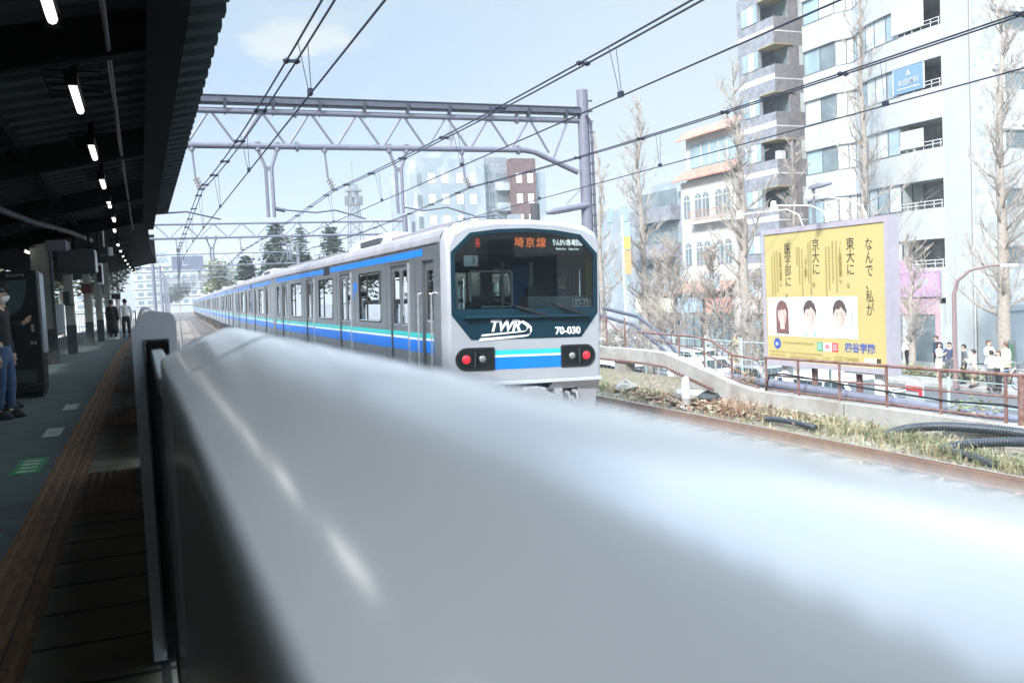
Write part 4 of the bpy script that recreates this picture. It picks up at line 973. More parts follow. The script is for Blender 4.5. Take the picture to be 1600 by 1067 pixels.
def body_mesh(pose):
    """one continuous figure, facing -Y, 1.68 m"""
    if pose in POSE: return POSE[pose]
    V = []; E_ = []; Rr = []
    def add(p, r_, par=None):
        V.append(p); Rr.append(r_)
        if par is not None: E_.append((par, len(V) - 1))
        return len(V) - 1
    pel = add((0, .0, .92), (.135, .105)); sp = add((0, .0, 1.08), (.118, .09), pel); ch = add((0, -.005, 1.26), (.14, .10), sp); sh = add((0, .005, 1.37), (.10, .075), ch)
    nk = add((0, .0, 1.45), .052, sh); hd = add((0, -.012, 1.52), .072, nk); hm = add((0, -.012, 1.59), (.078, .092), hd); ht = add((0, .0, 1.655), .062, hm)
    add((0, -.118, 1.555), .012, hm)
    for s in (-1, 1): add((s * .086, .0, 1.57), .014, hm)
    walk = {'walk': .22, 'stand': .03, 'phone': .02, 'lean': .06, 'back': .02}[pose]
    for s in (-1, 1):
        st = walk * s
        hp = add((s * .095, 0, .86), .095, pel); kn = add((s * .105, -.03 - st * .55, .48), .060, hp); an = add((s * .105, .02 - st, .09), .040, kn); add((s * .115, -.13 - st, .035), .034, an)
    hands = []
    for s in (-1, 1):
        s0 = add((s * .175, .0, 1.36), .055, sh)
        if pose == 'phone' or (pose == 'lean' and s > 0): el = (s * .235, -.03, 1.10); wr = (s * .10, -.25, 1.16); hn = (s * .055, -.31, 1.20); fd = (-s * .1, -.5, .75)
        elif pose == 'walk': el = (s * .225, s * .07, 1.10); wr = (s * .23, -.05 + s * .12, .88); hn = (s * .23, -.07 + s * .13, .80); fd = (0, -.15, -1)
        else: el = (s * .225, .03, 1.10); wr = (s * .225, -.03, .86); hn = (s * .22, -.045, .78); fd = (0, -.12, -1)
        e_ = add(el, .042, s0); w_ = add(wr, .029, e_); h_ = add(hn, .034, w_)
        f = Vector(fd).normalized(); a = Vector((0, 1, 0)) if abs(f.z) > .8 else Vector((s, 0, 0))
        for k in range(4):
            ln = (.070, .082, .078, .062)[k]; o_ = Vector(hn) + a * (-.024 + .016 * k) + f * .03
            m1 = add(tuple(o_ + f * ln * .5), .0085, h_); add(tuple(o_ + f * ln + Vector((-s * .012, 0, 0))), .0075, m1)
        tb = add(tuple(Vector(hn) - a * .038 + f * .005), .0095, h_); add(tuple(Vector(hn) - a * .05 + f * .04), .008, tb)
        hands.append((el, wr, hn))
    POSE[pose] = (skin_mesh(V, E_, Rr, 0), hands, walk); return POSE[pose]
def person(loc, face, label, pose='stand', top='white', bottom='black', hair='black', long=False, coat=None, hat=None, bag=None, mask=False, sc=1.0, skirt=False, group=None, shoes='black'):
    """face: heading in degrees, 0 looks along -Y"""
    loc = Vector(loc); t = empty('person', loc, label, 'person', group); ORG[t] = Vector((0, 0, 0))
    me, hands, walk = body_mesh(pose)
    wrap(me if me.users == 0 else me, 'body', SKIN, t)
    # upper garment
    V = [(0, 0, .83), (0, 0, 1.08), (0, -.005, 1.26), (0, .005, 1.38), (0, 0, 1.435)]; E_ = [(0, 1), (1, 2), (2, 3), (3, 4)]; Rr = [(.16, .13), (.145, .115), (.162, .125), (.12, .095), .068]
    for s, (el, wr, hn) in zip((-1, 1), hands):
        k = len(V); V += [(s * .185, 0, 1.365), el, tuple(Vector(wr) * 1.22 - Vector(el) * .22)]; E_ += [(3, k), (k, k + 1), (k + 1, k + 2)]; Rr += [.075, .064, .058]
    wrap(skin_mesh(V, E_, Rr, 0), 'jacket' if not coat else 'top', CL[top], t)
    # trousers
    V = [(0, 0, 1.04), (0, 0, .88)]; E_ = [(0, 1)]; Rr = [(.135, .105), (.15, .12)]
    for s in (-1, 1):
        st = walk * s; k = len(V); V += [(s * .098, 0, .80), (s * .107, -.03 - st * .55, .48), (s * .108, .02 - st, .10)]; E_ += [(1, k), (k, k + 1), (k + 1, k + 2)]; Rr += [.108, .078, .062]
    wrap(skin_mesh(V, E_, Rr, 0), 'trousers', CL[bottom], t)
    for s in (-1, 1):
        st = walk * s; b = MB(); cx, cy = s * .112, -.04 - st
        b.loft([[(cx + .048 * w_ * cos(2 * pi * k / 10), cy + l_ * sin(2 * pi * k / 10), z) for k in range(10)] for z, w_, l_ in ((.004, 1, .13), (.03, 1.02, .135), (.07, .9, .105), (.11, .75, .055))]); b.build('shoe', CL[shoes], t, smooth=True)
    if coat or skirt:
        b = MB(); z0 = .28 if coat else .45; rings = []
        for z, rx, ry in ((z0, .235, .19), (.6, .205, .17), (.92, .178, .145), (1.08, .162, .132), (1.28, .178, .14), (1.39, .13, .10)) if coat else ((z0, .22, .19), (.7, .18, .155), (.96, .152, .126)):
            rings.append([(rx * cos(2 * pi * k / 16) * (1 + .03 * sin(k * 3)), ry * sin(2 * pi * k / 16) * (1 + .03 * cos(k * 5)), z) for k in range(16)])
        b.loft(rings); b.build('coat' if coat else 'skirt', CL[coat or skirt], t, smooth=True)
    # hair
    b = MB(); n = 14
    rings = []
    for zz, rx, ry, oy in ((1.535, .086, .062, .045), (1.58, .097, .085, .028), (1.63, .096, .098, .008), (1.67, .084, .088, .0), (1.70, .058, .06, .0), (1.715, .02, .02, .0)):
        rings.append([(rx * cos(2 * pi * k / n), oy + ry * sin(2 * pi * k / n), zz + (.05 if sin(2 * pi * k / n) < -.6 and zz < 1.6 else 0)) for k in range(n)])
    if long: rings = [[(.088 * cos(2 * pi * k / n), .06 + .045 * sin(2 * pi * k / n), 1.34) for k in range(n)], [(.094 * cos(2 * pi * k / n), .055 + .052 * sin(2 * pi * k / n), 1.45) for k in range(n)]] + rings
    b.loft(rings); b.build('hair', HAIRS[hair], t, smooth=True)
    b = MB()
    for s in (-1, 1): b.sphere((s * .033, -.098, 1.592), .011, n=6)
    b.build('eyes', HAIRS['black'], t)
    b = MB(); b.box(-.022, .022, -.101, -.09, 1.517, 1.523); b.build('mouth', cloth('lip', (.35, .12, .1)), t)
    if hat:
        b = MB()
        rings = [[((r_) * cos(2 * pi * k / 16), r_ * sin(2 * pi * k / 16), z) for k in range(16)] for z, r_ in (((1.645, .165), (1.652, .165), (1.66, .115), (1.74, .105), (1.765, .07), (1.77, .01)) if hat[1] == 'brim' else ((1.62, .112), (1.68, .118), (1.75, .10), (1.78, .05), (1.785, .01)))]
        b.loft(rings)
        if hat[1] == 'cap': b.box(-.075, .075, -.19, -.08, 1.635, 1.65)
        b.build('hat', CL[hat[0]], t, smooth='auto')
    if mask:
        b = MB(); rings = []
        for z, rx, ry in ((1.495, .055, .085), (1.53, .075, .115), (1.56, .07, .122), (1.58, .05, .112)): rings.append([(rx * sin(a), -.0 - ry * cos(a), z) for a in [R(-85 + 17 * k) for k in range(11)]])
        b.loft(rings, caps=False, closed=False); b.build('face_mask', CL['white'], t, smooth=True)
    if bag:
        c_, kind = bag
        b = MB()
        if kind == 'backpack':
            b.loft([[(.13 * x, .16 + y, z) for x, y in ((-1, 0), (1, 0), (1, .10), (.7, .14), (-.7, .14), (-1, .10))] for z in (.98, 1.02, 1.3)] + [[(.09 * x, .16 + y * .6, 1.38) for x, y in ((-1, 0), (1, 0), (1, .10), (.7, .14), (-.7, .14), (-1, .10))]]); b.build('backpack', CL[c_], t, bev=.02)
        else:
            b.loft([[(.24 + x, y, z) for x, y in ((-.05, -.14), (.05, -.14), (.05, .12), (-.05, .12))] for z in (.72, .94)]); b.bar((.22, -.12, .93), (-.10, -.05, 1.41), .035, .012); b.build('shoulder_bag', CL[c_], t, bev=.02)
    t.location = loc; t.rotation_euler.z = R(face); t.scale = (sc, sc, sc)
    return t
# people waiting under the canopy
p = person((-1.70, 13.3, 0), 75, 'person in dark jacket and blue jeans with face mask at the left frame edge', 'stand', 'black', 'jeans', mask=True, sc=1.0)
p = person((-1.83, 14.6, 0), 110, 'person in black with brimmed hat, white mask and grey shoulder bag before the vending machine', 'lean', 'black', 'camo', hat=('black', 'brim'), bag=('grey', 'shoulder'), mask=True, sc=1.02, coat=None)
person((-1.18, 43.1, 0), 160, 'person in long black coat standing at the far platform end', 'stand', 'black', 'black', coat='black', sc=1.02, shoes='white')
person((-.68, 45.6, 0), 185, 'person in white jacket half hidden by the barrier at the platform end', 'stand', 'white', 'black', sc=1.04)
conductor = person((6.92, 14.62, -.07), 10, 'train conductor in dark uniform and peaked cap behind the windscreen', 'stand', 'navy', 'navy', hat=('navy', 'cap'), sc=1.0)
Zp = -3.60
crowd = [
 ((35.9, 35.1), 120, dict(pose='walk', top='white', bottom='black', bag=('pink', 'backpack')), 'person in white top with a pinkish bag just right of the billboard'),
 ((39.38, 37.2), 60, dict(pose='stand', top='dgrey', bottom='black', coat='dgrey', bag=('skyblue', 'shoulder'), hat=('black', 'brim')), 'person in dark long coat and hat with blue bag, farthest back on the pavement'),
 ((36.2, 33.6), 250, dict(pose='stand', top='navy', bottom='black', bag=('navy', 'backpack')), 'person with navy backpack just right of the dark long coat'),
 ((33.0, 30.5), 20, dict(pose='phone', top='cream', bottom='tan', long=True, skirt='cream'), 'woman in cream jacket looking at her phone behind the hedge'),
 ((33.2, 30.1), 300, dict(pose='stand', top='navy', bottom='dgrey'), 'person in navy jacket close to the curved lamp post'),
 ((32.6, 28.8), 230, dict(pose='stand', top='dgrey', bottom='black', bag=('pale', 'backpack')), 'person in grey jacket carrying a pale blue backpack'),
 ((31.9, 27.7), 200, dict(pose='phone', top='white', bottom='tan', bag=('grey', 'shoulder'), skirt='tan', sc=.93), 'shorter person in white top and tan skirt amid the queue'),
 ((33.6, 28.4), 0, dict(pose='phone', top='white', bottom='grey', hair='brown', sc=1.08), 'tall brown-haired man in white shirt standing above the queue'),
 ((31.6, 26.6), 160, dict(pose='phone', top='pale', bottom='dgrey', sc=.95), 'person in pale grey hoodie facing into the queue'),
 ((31.75, 26.4), 260, dict(pose='stand', top='white', bottom='black', hair='brown', long=True, sc=.94), 'long-haired woman in white blouse and black trousers'),
 ((33.4, 27.4), 230, dict(pose='stand', top='white', bottom='jeans', bag=('tan', 'shoulder'), sc=1.04), 'person in white jacket and blue jeans with bag strap, right end of the queue'),
 ((33.4, 27.4), 190, dict(pose='stand', top='cream', bottom='olive', hair='brown', sc=1.06), 'person in cream jacket and olive trousers behind the right end of the queue'),
 ((36.2, 23.4), 280, dict(pose='walk', top='black', bottom='black'), 'person all in black walking at the far right edge'),
]
for (x, y), f, kw, lb in crowd: person((x, y, Zp), f, lb, **kw)
# ---------------------------------------------------------------- lineside wall, fence, hoses
t = empty('retaining_wall', (11.35, 12, -1.3), 'grey concrete lineside wall, low on the right and stepping up behind the train', 'wall')
topz = [(-20, -.90), (14.9, -.885), (15.6, -.80), (16.3, -.66), (18.2, -.30), (19.0, -.27), (30, -.26), (120, .2)]
b = MB()
for (ya, za), (yb, zb) in zip(topz[:-1], topz[1:]):
    da, db = dev(ya), dev(yb); lo = (lambda z, y: -1.6 if y < 17 else z - .34)
    l0_, l1_ = (-1.7, -1.7) if yb <= 16.4 else (max(-1.7, za - .30 - .4 * (ya < 17)), zb - .30)
    b.loft([[(11.2 + da, ya, l0_), (11.5 + da, ya, l0_), (11.5 + da, ya, za), (11.2 + da, ya, za)], [(11.2 + db, yb, l1_), (11.5 + db, yb, l1_), (11.5 + db, yb, zb), (11.2 + db, yb, zb)]])
b.build('wall_beam', M['conc'], t)
b = MB(); b.loft([[(11.26 + dev(y), y, -3.9), (11.55 + dev(y), y, -3.9), (11.55 + dev(y), y, -1.3), (11.26 + dev(y), y, -1.3)] for y in YS]); b.build('wall_base', M['conc'], t)
b = MB()
for yy in (20.4, 25, 30, 36): b.box(11.22, 11.48, yy - .3, yy + .3, -1.4, -.55)
b.build('pier', M['conc'], t)
b = MB()
for (ya, za), (yb, zb) in zip(topz[1:-1], topz[2:]):
    if ya > 16: b.bar((11.185, ya, za - .31), (11.185, yb, zb - .31), .02, .05)
b.build('rust_edge', M['rust'], t)
b = MB()
for yy in (-2, 1.6, 5.2, 8.8, 12.4): b.box(11.195, 11.2, yy, yy + .012, -1.3, -.9)
b.build('joints', M['gasket'] if 'gasket' in M else M['black'], t)
t = empty('pipe_fence', (11.35, 12, -.9), 'rusty red pipe railing standing on the low concrete wall', 'fence')
def zt_(y):
    for (ya, za), (yb, zb) in zip(topz[:-1], topz[1:]):
        if ya <= y <= yb: return lerp(za, zb, (y - ya) / (yb - ya))
posts = [9.1, 9.35, 10.5, 11.6, 12.7, 13.8, 14.75]
b = MB(); b.tube([(11.38, 8.9, -.18), (11.38, 14.78, -.22)], .028, 8); b.tube([(11.38, 9.0, -.50), (11.38, 14.78, -.56)], .018, 6); b.tube([(11.38, 9.4, -.82), (11.38, 14.78, -.84)], .018, 6); b.build('rails', M['rust'], t)
for yy in posts:
    b = MB(); r_ = .045 if yy == 9.1 else .024; b.tube([(11.38, yy, -.95), (11.38, yy, -.19)], r_, 8); b.build('post', M['rust'], t)
t = empty('pipe_fence', (11.4, 20, -.3), 'bent rusty pipe railing following the stepped wall left of the billboard', 'fence')
b = MB(); b.tube([(11.4, 15.0, -.28), (11.4, 15.9, -.22), (11.4, 16.6, .05), (11.4, 17.3, .12), (11.4, 19.8, .16)], .026, 8); b.tube([(11.4, 15.4, -.62), (11.4, 16.2, -.45), (11.4, 17.0, -.18), (11.4, 19.0, .0)], .018, 6); b.tube([(11.4, 15.0, -.83), (11.4, 17.0, -.60)], .02, 6)
b.tube([(11.4, 20.6, .1), (11.4, 21.5, .5), (11.4, 23.5, .52)], .022, 6); b.build('rails', M['rust'], t)
for yy, z1 in ((15.9, -.22), (16.9, .1), (17.9, .13), (20.4, .5), (21.4, .5), (23.4, .52)):
    b = MB(); b.tube([(11.4, yy, zt_(yy) - .04), (11.4, yy, z1)], .022, 6); b.build('post', M['rust'], t)
M['hose'] = mat('corrugated_black_hose', (.035, .045, .055), .45, var=.15)
def hose(pts, r_, label):
    P_ = [Vector(p) for p in pts]; dense = []
    for i in range(len(P_) - 1):
        p0, p1, p2, p3 = P_[max(i - 1, 0)], P_[i], P_[i + 1], P_[min(i + 2, len(P_) - 1)]
        n_ = max(2, int((p2 - p1).length / .018))
        for k in range(n_):
            u = k / n_; dense.append(.5 * ((2 * p1) + (-p0 + p2) * u + (2 * p0 - 5 * p1 + 4 * p2 - p3) * u * u + (-p0 + 3 * p1 - 3 * p2 + p3) * u ** 3))
    dense.append(P_[-1]); b = MB(); b.tube(dense, [r_ * (1.0 if k % 2 else .86) for k in range(len(dense))], 12); return b.build('conduit_hose', M['hose'], label=label, cat='hose', smooth='auto')
hose([(10.75, 11.0, -1.20), (10.85, 10.6, -1.06), (11.02, 10.0, -.98), (11.14, 9.0, -.95), (11.15, 7.5, -.96), (11.15, 5.5, -1.0)], .072, 'thick corrugated black hose lying along the foot of the concrete wall')
hose([(10.28, 9.55, -1.2), (10.42, 9.25, -1.08), (10.66, 8.7, -.99), (10.85, 8.0, -.97), (10.9, 6.5, -1.0), (10.9, 5.0, -1.02)], .07, 'second corrugated black hose emerging from the grass nearer the rails')
hose([(10.28, 9.4, -1.16), (10.2, 8.9, -1.17), (10.12, 8.45, -1.22)], .055, 'short corrugated hose end running down into the grass')
hose([(10.16, 13.2, -1.14), (10.2, 12.6, -1.13), (10.22, 12.0, -1.16)], .05, 'short dark hose piece half hidden in the grass under the billboard')
b = MB(); b.tube([(11.36, 14.75, -.88), (11.34, 14.6, -.55), (11.33, 14.2, -.5), (11.33, 12, -.60), (11.34, 10.3, -.66), (11.35, 9.4, -.62), (11.42, 8.9, -.66), (11.5, 8.6, -.9)], .016, 6)
b.build('cable', M['black'], label='thin black cable strung along the rusty railing', cat='cable')
b = MB(); b.tube([(11.9, 19, -.75), (11.9, 5, -1.05)], .10, 10); b.build('pale_pipe', M['galv'], label='long pale grey pipe running just behind the railing', cat='pipe', smooth='auto')
b = MB(); b.tube([(10.12, 15.7, -1.24), (10.12, 15.7, -.72)], [.085, .08], 12); b.tube([(10.12, 15.7, -.72), (10.12, 15.7, -.60), (10.12, 15.7, -.56)], [.08, .07, .03], 12, 1); b.tube([(10.12, 15.7, -1.0), (10.12, 15.7, -.72)], .0855, 12, 1)
b.build('marker_post', [M['conc'], M['white']], label='short white topped concrete marker post beside the track', cat='marker post', smooth='auto')
rng = random.Random(3)
for (x, y, s, lb) in ((10.75, 16.6, .30, 'pale concrete lump lying by the white marker post'), (10.95, 16.1, .22, 'small dark stone block beside the concrete lump'), (10.7, 19.2, .25, 'flat broken stone slab behind the train corner')):
    b = MB(); b.sphere((x, y, -1.12), s, (1.1, 1.3, .7), 8); b.v = [(p[0] + rng.uniform(-.05, .05), p[1] + rng.uniform(-.05, .05), p[2] + rng.uniform(-.04, .04)) for p in b.v]; b.build('rubble', M['conc'] if s != .22 else M['dado'], label=lb, cat='stone')
for i, (yy, w) in enumerate(((7.4, 1.6), (5.2, 1.8))):
    b = MB(); b.box(10.55, 10.95, yy - w / 2, yy + w / 2, -1.27, -1.04); b.build('trough_block', M['conc'], label=('pale concrete cable trough block at the right edge below the hoses', 'second concrete trough block nearer the camera')[i], cat='concrete block', bev=.02)
# weeds and dry litter
def blades(name, mats, n, area, h, w, seed, dens=None):
    r_ = random.Random(seed); b = MB()
    for _ in range(n):
        x, y = area(r_); 
        if x is None: continue
        k = r_.randint(3, 6); hh = h * r_.uniform(.5, 1.3); mm = r_.randrange(len(mats))
        for _k in range(k):
            a = r_.uniform(0, 2 * pi); ln = hh * r_.uniform(.4, 1.0); dx, dy = cos(a), sin(a); ww = w * r_.uniform(.6, 1.3); z = -1.25
            px, py = -dy * ww, dx * ww; ox, oy = x + r_.uniform(-.05, .05), y + r_.uniform(-.05, .05)
            t1 = (ox + dx * hh * .18, oy + dy * hh * .18, z + ln * .7); t2 = (ox + dx * hh * .6, oy + dy * hh * .6, z + ln * (.95 if _k % 2 else .7))
            b.add([(ox - px, oy - py, z), (ox + px, oy + py, z), (t1[0] + px * .7, t1[1] + py * .7, t1[2]), (t1[0] - px * .7, t1[1] - py * .7, t1[2]), t2], [(0, 1, 2, 3), (3, 2, 4)], mm)
    o = b.build(name, mats, kind='stuff', fix=False); return o
G_ = [mat('weed_green', (.15, .17, .085), .7, var=.3), mat('weed_pale', (.29, .28, .165), .7, var=.3), mat('dry_grass', (.40, .35, .22), .8, var=.25)]
D_ = [mat('dead_leaf_red', (.26, .13, .09), .85, var=.35), mat('dead_leaf_tan', (.36, .25, .17), .85, var=.3), mat('dry_grass_two', (.40, .34, .24), .8, var=.3)]
def a1(r_):
    c = r_.choice([(10.75, 10.6, .3, .9), (10.35, 9.3, .3, .6), (10.8, 12.2, .28, .8), (10.25, 8.1, .22, .6), (10.5, 11.5, .3, 1.3), (10.7, 13.8, .35, .8), (10.6, 20, .4, 2.), (10.7, 17.5, .4, 1.0), (10.4, 7, .4, 1.0)])
    return r_.gauss(c[0], c[2] * .6), r_.gauss(c[1], c[3] * .6)
blades('weeds', G_, 1500, a1, .24, .008, 1)
blades('dry_grass_tufts', [G_[2], D_[2], G_[1]], 900, lambda r_: (r_.uniform(9.85, 11.15), r_.uniform(5, 26)), .11, .006, 2)
blades('dry_stalks', [D_[2], D_[0]], 110, lambda r_: (r_.gauss(10.55, .25), r_.gauss(14.4, .45)), .42, .005, 4)
def litter(name, mats, n, area, seed, s=.05, z=-1.24, zr=.05):
    r_ = random.Random(seed); b = MB()
    for _ in range(n):
        x, y = area(r_); a = r_.uniform(0, 2 * pi); q_ = s * r_.uniform(.5, 1.4); zz = z + r_.uniform(0, zr); ti = r_.uniform(-.5, .5)
        b.add([(x + q_ * cos(a), y + q_ * sin(a), zz + q_ * ti), (x + q_ * .5 * cos(a + 1.7), y + q_ * .5 * sin(a + 1.7), zz + .02), (x - q_ * cos(a), y - q_ * sin(a), zz - q_ * ti + .02), (x - q_ * .5 * cos(a + 1.7), y - q_ * .5 * sin(a + 1.7), zz)], [(0, 1, 2, 3)], r_.randrange(len(mats)))
    return b.build(name, mats, kind='stuff', fix=False)
litter('dead_leaves', D_, 3200, lambda r_: (r_.gauss(10.7, .27), r_.gauss(15.8, 1.5)), 5, .06, -1.22, .09)
litter('ballast_stones', [MATS['ballast'], MATS['weathered_concrete'], MATS['dead_leaf_tan']], 2600, lambda r_: (r_.uniform(8.4, 10.3), r_.uniform(4.5, 24)), 6, .035, -1.29, .05)
# ---------------------------------------------------------------- billboard
M['yel'] = mat('yellow_print', (.50, .415, .17), .55, var=.03, scale=1)
M['bframe'] = mat('mauve_grey_frame', (.40, .37, .41), .6, .1, var=.06)
M['ink'] = mat('dark_print', (.055, .045, .03), .6, var=0)
M['inks'] = mat('olive_print', (.27, .205, .06), .6, var=0)
M['pw'] = mat('pale_print', (.70, .74, .77), .6, var=.03)
M['pblue'] = mat('blue_print', (.05, .10, .36), .6, var=0)
M['pgreen'] = mat('green_print', (.05, .35, .18), .6, var=0); M['pred'] = mat('red_print', (.60, .05, .06), .6, var=0); M['porange'] = mat('orange_print', (.55, .2, .05), .6, var=0)
bx = 12.0; Y0, Y1, ZB, ZT = 12.13, 15.58, -.44, 2.33
bb = empty('billboard', (bx + .15, 13.85, -1.3), 'large yellow advertising billboard with three portraits in a mauve grey frame', 'billboard')
b = MB(); b.box(bx + .03, bx + .25, Y0, Y1, ZB, ZT); b.box(bx - .0, bx + .03, Y0, Y0 + .09, ZB, ZT); b.box(bx, bx + .03, Y1 - .09, Y1, ZB, ZT); b.box(bx, bx + .03, Y0 + .09, Y1 - .09, ZT - .10, ZT); b.box(bx, bx + .03, Y0 + .09, Y1 - .09, ZB, ZB + .10)
b.build('frame', M['bframe'], bb)
FX = bx + .022
b = MB(); b.box(FX, FX + .006, Y0 + .09, Y1 - .09, ZB + .10, ZT - .10); b.build('poster', M['yel'], bb)
for yy in (12.55, 15.1):
    b = MB(); b.box(bx + .12, bx + .26, yy - .09, yy + .09, -3.75, ZB); b.build('leg', M['white'], bb)
for yy in (13.1, 14.3):
    b = MB(); b.box(bx + .17, bx + .24, yy - .05, yy + .05, -3.75, ZB); b.build('leg', M['rust'], bb)
PW0, PW1, PH0, PH1 = Y1 - .09, Y0 + .09, ZB + .10, ZT - .10       # left edge as read, right edge, bottom, top
def pt(u, v, dz=.003): return (FX - dz, lerp(PW0, PW1, u), lerp(PH0, PH1, v))
def pr_quad(b, u0, u1, v0, v1, m=0, dz=.003): b.poly([pt(u0, v0, dz), pt(u1, v0, dz), pt(u1, v1, dz), pt(u0, v1, dz)], m)
RT = (0, -1, 0)
def btext(s, u, v, size, m='ink', ls=1.0, vert=False, **k):
    if vert: s = '\n'.join(s)
    return text(s, size, pt(u, v, .005), RT, (0, 0, 1), M[m], bb, 'poster_lettering', ls=ls, ext=.0005, **k)
btext('なんで、私が', .885, .625, .25, vert=True, ls=.93, sx=.8)
btext('東大に。', .745, .73, .25, vert=True, ls=.93, sx=.88)
btext('京大に。', .465, .745, .25, vert=True, ls=.93, sx=.88)
btext('医学部に。', .215, .70, .235, vert=True, ls=.93, sx=.88)
btext('「55段階個別指導」で', .665, .735, .088, 'inks', ls=.8, vert=True, off=.001)
btext('「ダブル教育」', .375, .715, .088, 'inks', ls=.8, vert=True, off=.001)
btext('「科目別能力別授業」で', .145, .725, .088, 'inks', ls=.8, vert=True, off=.001)
def fine(b, u0, v0, u1, v1, n, seed, horiz=False):   # small print too fine to read in the photo
    r_ = random.Random(seed)
    v = v1
    if horiz:
        u = u0
        while u < u1:
            w = r_.uniform(.006, .010); 
            for k in range(2): pr_quad(b, u, u + w * .7, v0 + (v1 - v0) * .5 * k, v0 + (v1 - v0) * (.5 * k + r_.uniform(.15, .4)))
            pr_quad(b, u + w * .3, u + w * .45, v0, v1); u += w * 1.35
        return
    while v > v0:
        h = r_.uniform(.012, .017)
        pr_quad(b, u0, u1, v - h * .2, v); pr_quad(b, u0, lerp(u0, u1, .85), v - h * .75, v - h * .55); pr_quad(b, lerp(u0, u1, .4), lerp(u0, u1, .6), v - h * .8, v); v -= h * 1.25
b = MB()
for i, (u, v0, v1) in enumerate(((.635, .54, .90), (.605, .60, .90), (.575, .56, .86), (.55, .50, .86), (.42, .52, .92), (.40, .6, .9), (.345, .5, .86), (.32, .6, .88), (.30, .74, .88), (.115, .54, .87), (.09, .53, .86), (.065, .52, .83))): fine(b, u - .008, v0, u + .008, v1, 0, i)
for i, (u0, u1, v) in enumerate(((.02, .19, .062), (.02, .16, .035), (.21, .5, .058), (.21, .45, .030), (.50, .57, .035), (.60, .66, .050), (.60, .66, .028), (.15, .42, .135))): fine(b, u0, v, u1, v + .018, 0, 40 + i, True)
b.build('small_print', M['inks'], bb, fix=False)
b = MB(); pr_quad(b, .012, .79, .195, .50); b.build('photo_strip', M['pw'], bb, fix=False)
SK2 = mat('portrait_skin_print', (.62, .47, .40), .6, var=.04)
SK3 = mat('portrait_cheek_print', (.52, .36, .30), .6, var=.04)
HK = mat('portrait_hair_print', (.10, .075, .07), .6, var=.3, scale=40); HB = mat('portrait_brown_hair_print', (.19, .10, .09), .6, var=.3, scale=40)
def portrait(u, v, long, shirt, hair):
    b = MB(); asp = (PH1 - PH0) / abs(PW0 - PW1)
    def el(cu, cv, ru, rv, m, dz, a0=0, a1=360, n=22): b.poly([pt(cu + ru * cos(R(lerp(a0, a1, k / n))), cv + rv * sin(R(lerp(a0, a1, k / n))), dz) for k in range(n)], m)
    b.poly([pt(u - .085, .197, .005), pt(u + .085, .197, .005), pt(u + .07, .235, .005), pt(u + .03, .262, .005), pt(u - .03, .262, .005), pt(u - .07, .235, .005)], 2)
    if long: b.poly([pt(u - .06, .215, .006), pt(u + .06, .21, .006), pt(u + .058, .40, .006), pt(u + .04, .455, .006), pt(u, .475, .006), pt(u - .04, .455, .006), pt(u - .058, .39, .006)], 1)
    b.poly([pt(u - .02, .25, .007), pt(u + .02, .25, .007), pt(u + .022, .31, .007), pt(u - .022, .31, .007)], 0)
    b.poly([pt(u + .041 * cos(R(a)) * (1 - .30 * max(0, -sin(R(a))) ** 1.5), .362 + (.070 if sin(R(a)) > 0 else .080) * sin(R(a)), .008) for a in range(0, 360, 12)], 0)
    b.poly([pt(u + .041, .37, .0082), pt(u + .030, .295, .0082), pt(u + .012, .285, .0082), pt(u + .022, .36, .0082)], 5)
    if not long:
        for s in (-1, 1): el(u + s * .042, .35, .008, .018, 0, .0075)
    hp = [pt(u - .050, .335 if long else .355, .009)] + [pt(u + (.056 + .004 * sin(a * .31)) * cos(R(a)), .385 + (.092 + .006 * sin(a * .23 + u * 40)) * sin(R(a)), .009) for a in range(175, 0, -12)] + [pt(u + .050, .335 if long else .355, .009), pt(u + .043, .39, .009), pt(u + .026, .408, .009), pt(u + .012, .398 if long else .425, .009), pt(u - .004, .405, .009), pt(u - .02, .396 if long else .41, .009), pt(u - .034, .402, .009), pt(u - .043, .38, .009)]
    b.poly(hp, 1)
    for s in (-1, 1): pr_quad(b, u + s * .017 - .007, u + s * .017 + .007, .362, .367, 1, .0095); pr_quad(b, u + s * .018 - .010, u + s * .018 + .009, .380, .383, 1, .0095)
    pr_quad(b, u - .003, u + .004, .328, .335, 3, .0095)
    b.poly([pt(u - .016, .315, .0095), pt(u + .016, .315, .0095), pt(u + .008, .304, .0095), pt(u - .008, .304, .0095)], 4)
    b.build('portrait', [SK2, hair, shirt, SK3, M['white'], SK3], bb, fix=False)
portrait(.15, .3, True, M['pw'], HB); portrait(.40, .3, False, M['pw'], HK); portrait(.65, .3, False, M['skyp'] if 'skyp' in M else mat('pale_blue_print', (.5, .62, .68), .6, var=0), HK)
b = MB()
for u in (.36, .375, .43, .445): b.poly([pt(u - .004, .2, .0056), pt(u + .004, .2, .0056), pt(u + (.01 if u > .4 else -.006), .245, .0056), pt(u + (.004 if u > .4 else -.012), .245, .0056)])
b.build('shirt_stripes', M['pgreen'], bb, fix=False)
b = MB(); fine(b, .235, .25, .247, .44, 0, 77); fine(b, .487, .27, .499, .42, 0, 78); fine(b, .745, .27, .757, .42, 0, 79); b.build('small_print', M['bframe'], bb, fix=False)
b = MB(); b.poly([pt(.095 + .034 * cos(R(a)), .135 + .044 * sin(R(a)), .004) for a in range(0, 360, 15)]); b.build('round_badge', M['pblue'], bb, fix=False)
btext('50', .09, .13, .085, 'pw', off=.002)
for u0, u1, m_ in ((.455, .505, 'pgreen'), (.508, .578, 'pw'), (.581, .63, 'pred')):
    b = MB(); pr_quad(b, u0, u1, .095, .16); b.build('badge', M[m_], bb, fix=False)
